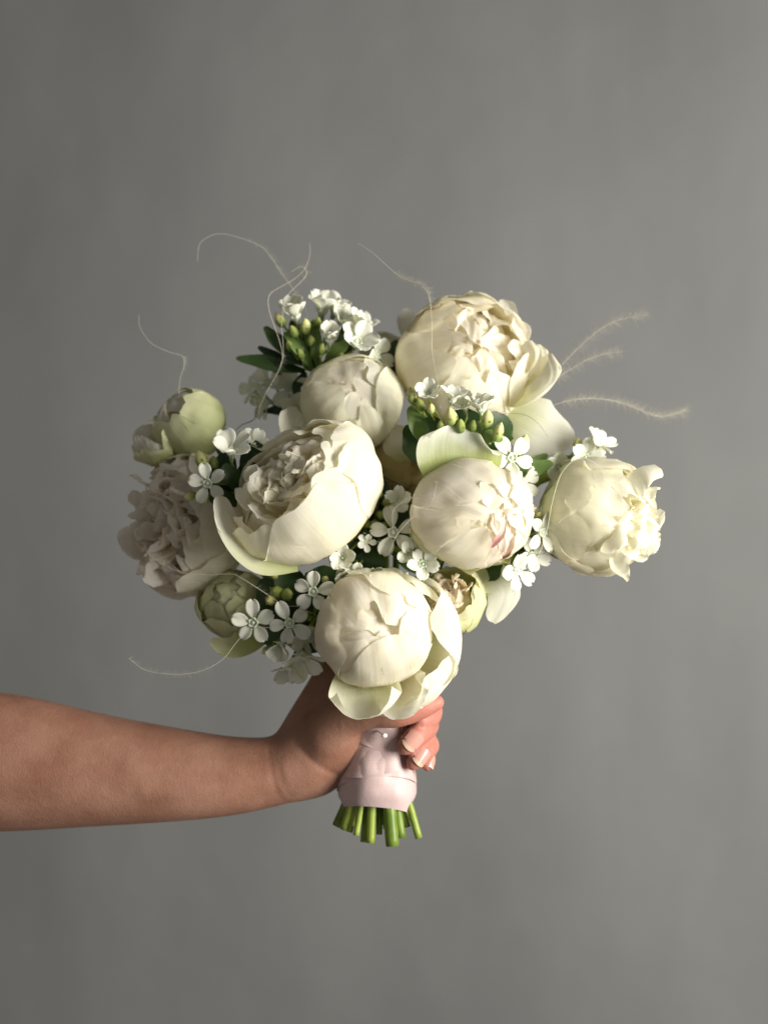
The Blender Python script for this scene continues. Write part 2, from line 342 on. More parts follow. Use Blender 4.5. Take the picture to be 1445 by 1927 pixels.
# ---- 1 large peony above, apricot heart
def P1():
    F = Flower('peony', (874, 680), -105, 118, (0.20, 0.24, 0.95), 'large half-open white peony with an apricot centre, highest in the bouquet', (1.03, 1.0, 0.95), 11)
    F.ring(5, 40, 116, .98, .965, 'cream', ph0=6)
    F.petal(92, 138, 1.0, 1.03, 'cream', amp=.02, rnd=.3); F.petal(130, 142, .8, 0.99, 'cream'); F.petal(58, 134, .8, 1.06, 'cream', amp=.03, notch=.06); F.petal(112, 126, .7, 1.07, 'cream', amp=.02)
    F.petal(200, 150, .85, 1.05, 'cream', notch=.03); F.petal(235, 156, .8, 1.0, 'cream', amp=.02)
    F.petal(262, 150, .78, 1.075, 'cream', amp=.02, wob=.15); F.petal(300, 150, .75, 1.03, 'cream', notch=.07, wob=.15); F.petal(330, 142, .6, 1.08, 'cream', amp=.02)
    F.petal(170, 154, .7, .95, 'cream', amp=.03); F.petal(275, 162, .55, .95, 'apricot', amp=.03, notch=.06); F.petal(90, 140, .8, .93, 'apricot', amp=.04, crink=.015)
    F.petal(20, 140, .55, .97, 'apricot', amp=.05, notch=.1, flare=.05); F.petal(50, 146, .6, .88, 'apricot', amp=.06, crink=.03)
    F.petal(350, 150, .5, .92, 'apricot', amp=.05, notch=.1); F.petal(130, 150, .6, .86, 'apricot', amp=.05, crink=.02)
    F.ring(5, 10, 175, .6, .74, 'apricot', crink=.04, amp=.05)
    F.ruffles(8, .36, .64, .38, 'apricot', zc=.04, off=(.06, .05), amp=.2, crink=.04)
    # wing of small petals on its right side
    F.free([(950, 750, -98), (996, 748, -48), (1030, 714, -38), (1024, 668, -43)], 54, (-.5, .5, .5), 'cream', cup=.5, amp=.1, rnd=.3)
    F.free([(945, 730, -98), (988, 714, -73), (1008, 686, -68), (1002, 652, -78)], 42, (-.5, .4, .6), 'cream', cup=.4, amp=.12)
    F.free([(945, 705, -98), (985, 692, -58), (1000, 672, -48), (992, 642, -53)], 32, (-.6, .3, .6), 'cream', cup=.4, amp=.12)
    F.free([(930, 640, -148), (952, 610, -138), (952, 585, -133), (940, 566, -133)], 24, (-.3, .1, .9), 'cream', cup=.3, amp=.1)
    # hanging guard petal below right
    F.free([(930, 770, -98), (985, 790, -73), (1030, 812, -68), (1080, 828, -73)], 60, (-.25, .25, .9), 'greencream', cup=-.12, amp=.06, rnd=.3, jag=.02, b=.4)
    F.free([(800, 690, -148), (775, 640, -188), (762, 605, -193), (768, 580, -188)], 26, (.4, 0, .6), 'greencream', cup=.3)
    F.sepals()
    stem(F.root, F.base, (783, 1544, -60), 8)
P1()

# ---- 2 closed ball
def P2():
    F = Flower('peony', (663, 760), -55, 92, (0.02, 0.40, 0.9), 'closed white peony ball with a green flush, under the topmost flower cluster', (1.02, .97, .85), 22, tight=.75)
    F.ring(6, 10, 138, .98, .965, 'greencream')
    F.petal(355, 152, 1.1, 1.06, 'greencream', amp=.008, jag=.01); F.petal(215, 166, .9, 1.06, 'greencream', notch=.04)
    F.petal(150, 155, .85, 1.03, 'greencream', notch=.05); F.petal(95, 144, .95, 1.07, 'white')
    F.petal(290, 152, .5, 1.10, 'greencream', amp=.04, notch=.08, rnd=.35, rim=.03); F.petal(258, 170, .65, 1.01, 'white', skew=.2)
    F.petal(40, 160, .7, 1.0, 'white', amp=.02)
    F.petal(100, 182, .7, .97, 'blush', amp=.02, skew=.1); F.petal(190, 180, .6, .94, 'blush', notch=.06); F.petal(320, 184, .6, .91, 'blush', notch=.06)
    F.ring(3, 30, 186, .7, .86, 'ruffle')
    F.free([(590, 860, -70), (555, 835, -50), (543, 800, -45), (560, 770, -60)], 34, (.5, .3, .6), 'greencream', cup=.4, amp=.06)
    F.sepals()
    stem(F.root, F.base, (684, 1584, -20), 8)
P2()

# ---- 3 big open bowl in front
def P3():
    F = Flower('peony', (574, 930), 70, 126, (-0.44, 0.36, 0.83), 'big open cream peony bowl showing its crinkled heart, in front of the closed peony ball', (1.14, .88, .95), 33, roll=48)
    F.ring(5, 20, 106, 1.0, 1.0, 'cream')
    F.petal(308, 142, 1.05, 1.08, 'cream', jag=.04); F.petal(255, 134, .85, 1.05, 'cream', notch=.06, jag=.04)
    F.petal(352, 144, .9, 1.05, 'cream', notch=.08, jag=.05); F.petal(25, 138, .75, 1.09, 'white', amp=.02, jag=.05, curl=-.2)
    F.petal(215, 124, .7, 1.03, 'cream', jag=.04); F.petal(70, 128, .8, 1.06, 'cream', amp=.03, jag=.05); F.petal(112, 121, .8, 1.04, 'cream', amp=.03, jag=.05); F.petal(155, 117, .7, 1.02, 'cream', amp=.03, jag=.04)
    # inner shells
    F.petal(95, 134, .8, .95, 'cream', amp=.04, crink=.01); F.petal(50, 138, .7, .93, 'cream', amp=.04, jag=.05, crink=.01)
    F.petal(10, 146, .7, .96, 'cream', amp=.04, jag=.05); F.petal(330, 146, .7, .96, 'cream', amp=.03, jag=.05); F.petal(285, 140, .7, .96, 'cream', amp=.03); F.petal(235, 134, .7, .96, 'cream', amp=.03)
    F.petal(140, 136, .7, .88, 'ruffle', amp=.06, crink=.02); F.petal(75, 144, .8, .86, 'ruffle', amp=.06, jag=.06, crink=.02, flare=-.05)
    F.petal(30, 150, .6, .86, 'ruffle', amp=.06, crink=.02); F.petal(350, 150, .6, .84, 'ruffle', amp=.06, crink=.02)
    F.petal(300, 146, .6, .84, 'ruffle', amp=.05, crink=.02); F.petal(255, 142, .6, .86, 'ruffle', amp=.05, crink=.015); F.petal(205, 138, .6, .86, 'ruffle', amp=.05, crink=.015)
    F.ring(4, 10, 172, .8, .5, 'ruffle', crink=.02)
    F.ruffles(20, .48, .74, .34, 'ruffle', zc=.04); F.ruffles(9, .24, .84, .22, 'cream', zc=.0, off=(-.2, .06)); F.ruffles(6, .2, .80, .26, 'cream', off=(.16, .0))
    # outer petal standing off on the lower left
    F.free([(560, 1060, 60), (480, 1045, 95), (430, 1000, 105), (412, 938, 95)], 56, (.75, .15, .55), 'greencream', cup=.35, amp=.05, rnd=.35)
    F.sepals()
    stem(F.root, F.base, (630, 1554, -40), 10)
P3()

# ---- 4 right-centre ball with a pink fold
def P4():
    F = Flower('peony', (886, 966), 70, 104, (0.30, 0.04, 0.95), 'round white peony with a pink streak and a folded green-white petal above it', (1.08, .95, .92), 44, tight=.85)
    F.ring(5, 30, 132, .98, .965, 'greencream')
    F.petal(125, 164, .95, 1.08, 'blush', notch=.03); F.petal(70, 160, .85, 1.05, 'blush', notch=.05)
    F.petal(185, 160, .8, 1.045, 'blush'); F.petal(232, 164, .85, 1.075, 'cream', notch=.05, amp=.015)
    F.petal(262, 150, .7, 1.04, 'cream', notch=.04); F.petal(15, 150, .8, 1.06, 'cream'); F.petal(335, 148, .6, 1.07, 'cream', amp=.02)
    F.petal(296, 152, .5, 1.02, 'pink', amp=.03); F.petal(310, 160, .4, 1.0, 'pink', amp=.04)
    F.petal(200, 150, .5, 1.10, 'blush', lift=.07, rim=.03); F.petal(30, 156, .5, 1.09, 'cream', lift=.08, rim=.04, notch=.08); F.petal(350, 164, .4, 1.05, 'cream', lift=.1, rim=.04); F.petal(60, 176, .6, 1.0, 'blush', amp=.03, notch=.08); F.petal(0, 170, .55, .99, 'blush', amp=.04, notch=.08); F.petal(150, 178, .6, .98, 'blush', amp=.03); F.petal(230, 180, .55, .96, 'cream', amp=.04, crink=.015)
    F.petal(320, 176, .5, .95, 'apricot', amp=.05, crink=.02); F.petal(40, 184, .6, .92, 'apricot', amp=.05, crink=.03); F.petal(280, 172, .3, .99, 'pink', amp=.05)
    F.ring(3, 30, 188, .8, .86, 'apricot', crink=.03)
    F.free([(925, 1030, 160), (936, 1015, 172), (944, 1000, 176), (950, 972, 172)], 8, (.2, 0, 1), 'pink', cup=.5, amp=.2, jag=.1)
    F.ruffles(9, .42, .93, .26, 'blush', off=(.02, .05), deep=.5, crink=.04)
    # folded petal above
    F.free([(865, 905, 30), (865, 868, 78), (863, 838, 88), (868, 810, 72)], 84, (0, -.05, 1), 'fold', cup=.16, amp=.05, rnd=.5, b=.75, tipcurl=.15)
    # lower frilled petals
    F.petal(290, 98, .42, 1.13, 'lime', ph0=30, amp=.03, rim=.05, curl=-.3); F.petal(258, 100, .42, 1.10, 'lime', ph0=30, amp=.03, rim=.04, curl=-.3); F.petal(215, 104, .35, 1.12, 'lime', ph0=30, amp=.03, rim=.03, curl=-.3)
    # pale guard petal hanging below
    F.free([(900, 1060, 10), (925, 1085, 10), (945, 1120, 12), (925, 1172, 10)], 40, (.1, .1, 1), 'greencream', cup=-.12, amp=.05, rnd=.35)
    F.sepals()
    stem(F.root, F.base, (740, 1592, 20), 13)
P4()

# ---- 5 front bottom
def P5():
    F = Flower('peony', (703, 1184), 95, 105, (0.10, 0.14, 0.97), 'white peony with a tight ball inside wide opened lower petals, just above the hand', (1.0, 1.0, .94), 55, tight=.7)
    F.ring(5, 20, 138, .98, .965, 'blush')
    F.petal(288, 168, 1.0, 1.09, 'cream', jag=.006, rnd=.25, notch=0); F.petal(62, 148, 1.0, 1.08, 'greencream', jag=.02); F.petal(188, 146, .9, 1.085, 'blush', notch=.08, jag=.05)
    F.petal(238, 158, .75, 1.055, 'blush', jag=.04); F.petal(128, 164, .8, 1.05, 'blush', skew=.15, jag=.04, notch=.06); F.petal(348, 160, .75, 1.05, 'cream')
    F.petal(92, 172, .6, 1.02, 'cream', skew=-.12, notch=.08, lift=.01); F.petal(212, 172, .6, 1.02, 'blush', skew=.18, lift=.01); F.petal(20, 170, .55, 1.0, 'blush', notch=.05, lift=.0, rim=.01)
    F.ring(3, 40, 171, .55, .92, 'blush', lift=0, rim=.01); F.ring(3, 70, 188, .8, .84, 'blush')
    # open bowl petals round the right and the bottom
    o = (24, -20, -6)
    F.petal(55, 104, .7, 1.25, 'greencream', off=o, ph0=20, curl=-.25, jag=.015, rim=.03, und=.03)
    F.petal(12, 120, .85, 1.36, 'white', off=o, ph0=20, curl=-.50, jag=.012, rim=.025, rnd=.3, notch=0, und=.03)
    F.petal(325, 112, .85, 1.31, 'white', off=o, ph0=20, curl=-.35, jag=.03, rim=.05, notch=.05, und=.03)
    F.petal(300, 106, .7, 1.38, 'white', off=o, ph0=20, curl=-.25, jag=.03, rim=.05, notch=0, und=.03)
    F.petal(275, 102, .6, 1.33, 'greencream', off=o, ph0=20, jag=.02, rim=.04, und=.03)
    # lowest petal, hollow side up, with a turned rim
    F.free([(700, 1255, 60), (690, 1300, 100), (690, 1345, 135), (692, 1372, 165)], 78, (-.05, .55, .8), 'greencream', cup=.42, amp=.07, rnd=.45, b=.6, tipcurl=.3, jag=.04)
    F.free([(735, 1260, 40), (755, 1300, 90), (778, 1325, 130), (800, 1322, 165)], 62, (-.25, .6, .75), 'white', cup=.35, amp=.10, rnd=.4, b=.6, jag=.06)
    # small frilled petals at the top
    F.petal(104, 100, .36, 1.14, 'white', ph0=40, amp=.03, rim=.04, curl=-.5, rnd=.4); F.petal(70, 102, .34, 1.16, 'greencream', ph0=40, amp=.03, rim=.04, curl=-.5, rnd=.4)
    F.sepals()
    stem(F.root, F.base, (697, 1586, 10), 9)
P5()

# ---- 6 far right
def P6():
    F = Flower('peony', (1128, 970), 0, 99, (0.76, -0.20, 0.62), 'creamy yellow-white peony opening outward to the window side, apart from the rest', (1.0, 1.02, 1.06), 66, tight=1.0)
    F.ring(6, 10, 114, .95, .965, 'greencream')
    F.petal(180, 126, .95, 1.075, 'greencream'); F.petal(232, 124, .8, 1.05, 'cream', notch=.03); F.petal(272, 122, .8, 1.08, 'cream')
    F.petal(130, 122, .85, 1.05, 'greencream'); F.petal(90, 120, .8, 1.08, 'cream'); F.petal(315, 126, .8, 1.05, 'white'); F.petal(45, 122, .8, 1.05, 'white')
    F.petal(200, 112, .7, 1.11, 'greencream', lift=.05); F.petal(245, 108, .7, 1.12, 'cream', lift=.05); F.petal(285, 112, .6, 1.115, 'cream', lift=.06); F.petal(155, 106, .7, 1.115, 'greencream', lift=.05); F.petal(205, 140, .65, 1.02, 'white', notch=.05, lift=.07); F.petal(160, 138, .6, 1.0, 'white', notch=.05); F.petal(250, 138, .6, 1.0, 'white', amp=.02)
    F.ring(6, 20, 140, .6, .97, 'white', amp=.03, notch=.06, jag=.05, lift=.06); F.ring(6, 50, 150, .5, .95, 'white', amp=.04, notch=.08, jag=.07, lift=.06)
    F.ring(4, 0, 178, .7, .7, 'white')
    F.ruffles(8, .80, .86, .44, 'white', zc=.0, jag=.10, crink=.05, amp=.14); F.ruffles(12, .5, .96, .34, 'white', zc=.06, jag=.10, crink=.06, amp=.16)
    F.petal(250, 72, .4, 1.10, 'sepal', ph0=2, rnd=.5, name='sepal'); F.sepals(3, 55, .4, 1.09, 'sepal', 20)
    stem(F.root, F.base, (776, 1536, -40), 8)
P6()

# ---- 7 left, in shade, ruffled
def P7():
    F = Flower('peony', (362, 985), -100, 118, (-0.62, 0.04, 0.78), 'ruffled pale peony turned to the dim side, beside the big open bowl', (.86, 1.1, .88), 77)
    F.ring(6, 0, 110, .98, .965, 'cream')
    F.petal(0, 124, .95, 1.05, 'cream'); F.petal(305, 126, .85, 1.08, 'cream', notch=.05, jag=.05); F.petal(262, 116, .8, 1.05, 'blush', amp=.03, jag=.06, notch=.05)
    F.petal(50, 122, .85, 1.07, 'blush'); F.petal(335, 136, .65, 1.02, 'blush', notch=.08); F.petal(230, 118, .6, 1.09, 'blush', amp=.04, jag=.07); F.petal(100, 120, .85, 1.05, 'blush', amp=.02, jag=.05); F.petal(25, 138, .65, 1.0, 'blush', notch=.06)
    F.ring(7, 20, 132, .5, .97, 'mauve', amp=.05, notch=.08, jag=.07, crink=.02, lift=.05); F.ring(7, 45, 144, .5, .94, 'mauve', amp=.06, notch=.1, jag=.08, crink=.02, lift=.05)
    F.ring(4, 0, 178, .8, .6, 'mauve')
    F.ruffles(26, .68, .92, .32, 'mauve', zc=.08, jag=.07)
    F.sepals()
    stem(F.root, F.base, (646, 1562, -10), 11)
P7()

# ---- 8 far left green bud
def P8():
    F = Flower('peony', (358, 797), -120, 66, (-0.62, 0.50, 0.45), 'half-open green peony bud with a loose outer petal, beyond the ruffled shaded peony', (1, 1, 1), 88)
    F.ring(5, 0, 132, .98, .965, 'green')
    F.petal(300, 150, 1.0, 1.07, 'green'); F.petal(10, 142, .9, 1.05, 'green'); F.petal(80, 150, .8, 1.04, 'green')
    F.ring(3, 30, 184, .7, .92, 'mauve', amp=.03)
    o = (-62, -34, 14)
    F.petal(290, 122, .95, .74, 'green', off=o, ph0=10, rim=.03); F.petal(200, 118, .9, .72, 'green', off=o, ph0=10, rim=.03); F.petal(20, 112, .9, .70, 'green', off=o, ph0=10); F.petal(110, 116, .9, .71, 'green', off=o, ph0=10)
    F.ring(3, 60, 160, .8, .62, 'mauve', off=o)
    F.sepals(4, 50)
    stem(F.root, F.base, (652, 1548, -60), 7)
P8()

# ---- 9 lower left olive
def P9():
    F = Flower('peony', (444, 1134), -55, 68, (-0.25, 0.35, 0.8), 'dim olive-green peony tucked below the ruffled shaded peony', (1.05, .95, .9), 99)
    F.ring(5, 0, 124, .98, .965, 'green')
    F.petal(200, 130, .95, 1.07, 'green'); F.petal(260, 132, .95, 1.05, 'green'); F.petal(320, 146, .9, 1.08, 'green')
    F.ring(5, 30, 156, .8, .94, 'green', amp=.02); F.ring(3, 60, 186, .8, .88, 'lime', amp=.03)
    F.free([(500, 1195, -20), (460, 1215, 0), (425, 1218, 5), (398, 1205, 0)], 30, (.1, .5, .8), 'green', cup=.35, amp=.08, rnd=.4, b=.6)
    F.sepals()
    stem(F.root, F.base, (664, 1556, 5), 6)
P9()

# ---- 10 between the ball and the bottom peony
def P10():
    F = Flower('peony', (850, 1128), 10, 62, (-0.35, 0.35, 0.85), 'small lime-edged peony with a curly beige heart, wedged between two larger peonies', (1, 1, 1), 110)
    F.ring(5, 0, 116, .98, .965, 'lime')
    F.petal(0, 122, 1.0, 1.08, 'lime', amp=.02, curl=-.2); F.petal(320, 122, .9, 1.05, 'lime', curl=-.2); F.petal(45, 120, .8, 1.05, 'lime', amp=.03)
    F.ring(4, 0, 176, .8, .6, 'beige'); F.ruffles(24, .6, .66, .26, 'beige', crink=.15, zc=.1)
    F.sepals()
    stem(F.root, F.base, (758, 1576, 0), 9)
P10()

# ---- 11 amber one deep inside
def P11():
    F = Flower('peony', (748, 872), -75, 74, (-0.05, 0.1, 0.97), 'faded amber peony deep inside the bouquet between the bowl and the pink-streaked ball', (1, 1, .8), 121)
    F.ring(5, 10, 130, .98, .985, 'amber', und=.03, notch=0)
    F.ring(5, 40, 152, .9, .93, 'amber', und=.03, notch=0); F.ring(3, 0, 188, .9, .88, 'amber', und=.03, notch=0)
    F.free([(770, 880, -30), (765, 850, -10), (755, 825, -15), (745, 800, -40)], 40, (.1, .1, 1), 'greencream', cup=-.2, amp=.06)
    F.sepals()
    stem(F.root, F.base, (745, 1566, -50), 7)
P11()

# ---- 12 pale one behind the top
def P12():
    F = Flower('peony', (722, 672), -210, 48, (-0.1, 0.5, 0.7), 'pale peony half hidden behind the topmost cluster and the apricot-centred peony', (1, 1, 1), 132)
    F.ring(5, 10, 128, .98, .965, 'blush'); F.ring(5, 40, 150, .7, .94, 'cream'); F.ring(3, 0, 184, .7, .88, 'cream')
    F.sepals()
    stem(F.root, F.base, (728, 1558, -70), 7)
P12()

# ------------------------------------------------------------------ small five-petalled flowers (shared meshes)
def small_petal(seed, notch=.06, wave=.05):
    nu, nv = 9, 10; top, bot, uv = [], [], []
    for j in range(nv):
        v = j/(nv-1)
        f = .16+.84*math.sin(math.pi/2*min(1, v/.58)); f *= 1 if v < .6 else math.sqrt(max(0, 1-((v-.6)/.42)**2))
        for i in range(nu):
            u = -1+2*i/(nu-1)
            x = u*.315*f; y = .10+.90*v-notch*(v**6)*math.exp(-(u/.4)**2)+.02*n1(u*2, v*2, seed)
            z = .10*u*u*f-.16*v*v+.10*v+wave*n1(u*1.8+seed, v*2.0, seed)*v-.05*math.exp(-(u/.25)**2)*(1-v)
            th = .015*(1-u**4)*(1-v**5)+.003
            top.append(Vector((x, y, z+th))); bot.append(Vector((x, y, z-th))); uv.append((i/(nu-1), v))
    n = nu*nv
    f = grid_faces(nu, nv)+[tuple(reversed(q)) for q in grid_faces(nu, nv, n)]
    rim = [i for i in range(nu)]+[j*nu+nu-1 for j in range(1, nv)]+[(nv-1)*nu+i for i in range(nu-2, -1, -1)]+[j*nu for j in range(nv-2, 0, -1)]
    for a, b in zip(rim, rim[1:]+rim[:1]): f.append((b, a, a+n, b+n))
    return mesh_from('small_petal', top+bot, f, M['tweedia'], uv+uv)
SP = [small_petal(1.3, .05), small_petal(4.7, .10), small_petal(8.1, .02, .08), small_petal(12.9, .12, .09), small_petal(17.3, .04, .12)]
def corona():
    # tube below, five-lobed raised crown, stub in the middle
    prof = [(-.50, .06), (-.30, .08), (-.12, .12), (-.02, .20), (.06, .245), (.15, .235), (.18, .19), (.12, .15), (.05, .115), (.11, .095), (.19, .06), (.195, .0)]
    ns = 20; v, uv, f = [], [], []
    for j, (z, r) in enumerate(prof):
        for i in range(ns):
            th = 2*math.pi*i/ns
            lb = 1+(.13*math.cos(5*th) if 3 <= j <= 7 else 0)
            zz = z+(.035*math.cos(5*th) if 4 <= j <= 6 else 0)
            v.append(Vector((r*lb*math.cos(th), r*lb*math.sin(th), zz))); uv.append((i/ns, j/11))
    for j in range(len(prof)-1):
        for i in range(ns): f.append((j*ns+i, j*ns+(i+1) % ns, (j+1)*ns+(i+1) % ns, (j+1)*ns+i))
    me = mesh_from('flower', v, f, M['corona'], uv)
    return me
CORONA = corona()
def calyx_mesh():
    v, f, uv = [], [], []
    for k in range(5):
        a = 2*math.pi*(k+.5)/5; o = len(v)
        for j in range(4):
            t = j/3
            r = .07+.11*t; z = -.48+.42*t; wd = (.5*(1-t)**.7+.02)
            for s_ in (-1, 0, 1):
                v.append(Vector((r*math.cos(a+s_*wd), r*math.sin(a+s_*wd), z))); uv.append((.5+.5*s_, t))
        f += grid_faces(3, 4, o)
    return mesh_from('calyx', v, f, M['calyx'], uv)
CALYX = calyx_mesh()
def bud_mesh(mat, tw=1.2):
    prof = [(0, .10), (.06, .22), (.2, .32), (.4, .36), (.6, .33), (.78, .24), (.92, .12), (1.0, .02)]
    ns = 15; v, uv, f = [], [], []
    for j, (z, r) in enumerate(prof):
        for i in range(ns):
            th = 2*math.pi*i/ns
            rr = r*(1+.13*abs(math.cos(2.5*th+tw*z*1.5))-.06)
            v.append(Vector((rr*math.cos(th), rr*math.sin(th), z))); uv.append((i/ns, z))
    for j in range(len(prof)-1):
        for i in range(ns): f.append((j*ns+i, j*ns+(i+1) % ns, (j+1)*ns+(i+1) % ns, (j+1)*ns+i))
    f.append(tuple(range(ns-1, -1, -1))); f.append(tuple(range(7*ns, 8*ns)))
    return mesh_from('bud', v, f, mat, uv)
BUDS = {'y': bud_mesh(M['bud']), 'g': bud_mesh(M['budg']), 'w': bud_mesh(M['tweedia'], 2.2)}
def frame(loc, zdir, roll, sx, sy=None, sz=None):
    z = vec(zdir).normalized(); q = z.to_track_quat('Z', 'Y').to_matrix().to_4x4()
    return Matrix.Translation(loc) @ q @ Matrix.Rotation(roll, 4, 'Z') @ Matrix.Diagonal((sx, sy or sx, sz or sx, 1))

class Sprig:
    def __init__(s, base, label, seed, join=None):
        s.rng = random.Random(seed); s.base = P(*base); s.bp = base
        s.root = empty('flower_sprig', s.base, label, 'flower sprig', 'white five-petalled flower sprigs')
        s.seed = seed
    def stalk(s, a, b, r=3.0, mat='stem', bend=(0, 0, 0), name='stalk'):
        a, b = P(*a), b if isinstance(b, Vector) else P(*b)
        m = (a+b)/2+vec(bend)*S
        c = [Vector(q) for q in spline([tuple(a), tuple(m), tuple(b)], 9)]
        v, f, uv = tube(rel(s.root, c), [r*S]*9, 7)
        put(name, mesh_from(name, v, f, M[mat], uv), s.root, WM[s.root.name])
    def flower(s, x, y, d, dirv, r, cup=12, roll=None, var=13, stalk=True, skip=()):
        roll = s.rng.uniform(0, 6.28) if roll is None else math.radians(roll)
        k = .93*r*S*kd(d); loc = P(x, y, d); Fm = frame(loc, dirv, roll, k)
        fo = put('flower', CORONA, s.root, Fm)
        cx = put('calyx', CALYX, fo, Fm)
        for i in range(5):
            if i in skip: continue
            c = math.radians(cup+s.rng.uniform(-var, var)); sx = s.rng.uniform(.9, 1.12)
            Mp = Fm @ Matrix.Rotation(2*math.pi*i/5+s.rng.uniform(-.09, .09), 4, 'Z') @ Matrix.Translation((0, .09, .02)) @ Matrix.Rotation(c, 4, 'X') @ Matrix.Rotation(s.rng.uniform(-.28, .28), 4, 'Y') @ Matrix.Diagonal((sx*(1+.45*max(0, cup-15)/50), s.rng.uniform(.84, 1.08), 1, 1))
            put('petal', s.rng.choice(SP), fo, Mp)
        if stalk:
            st = Fm @ Vector((0, 0, -.58))
            s.stalk(s.bp, st, 2.6, bend=(s.rng.uniform(-8, 8), s.rng.uniform(-6, 6), 8))
    def bud(s, x, y, d, dirv, ln, wd, kind='y', stalk=True):
        Fm = frame(P(x, y, d)-vec(dirv).normalized()*ln*.5*S, dirv, s.rng.uniform(0, 6), wd*S*2.1, wd*S*2.1, ln*S*.9)
        b = put('bud', BUDS[kind], s.root, Fm)
        Cm = Fm @ Matrix.Translation((0, 0, .66)) @ Matrix.Diagonal((2.5, 2.5, 1.15, 1))
        put('calyx', CALYX, b, Cm)
        if stalk: s.stalk(s.bp, Fm.translation, 2.2, bend=(s.rng.uniform(-8, 8), s.rng.uniform(-6, 6), 6))
    def leaf(s, pts, hw, n=(0, .3, .9), mat='leaf', cup=.12):
        free_petal(s.root, pts, hw, n, M[mat], s.seed+s.rng.random()*9, cup, .05, 2, 'leaf', .28, .25, .01, 11, 13)
    def stem(s, end, rad=5): stem(s.root, s.base, end, rad)

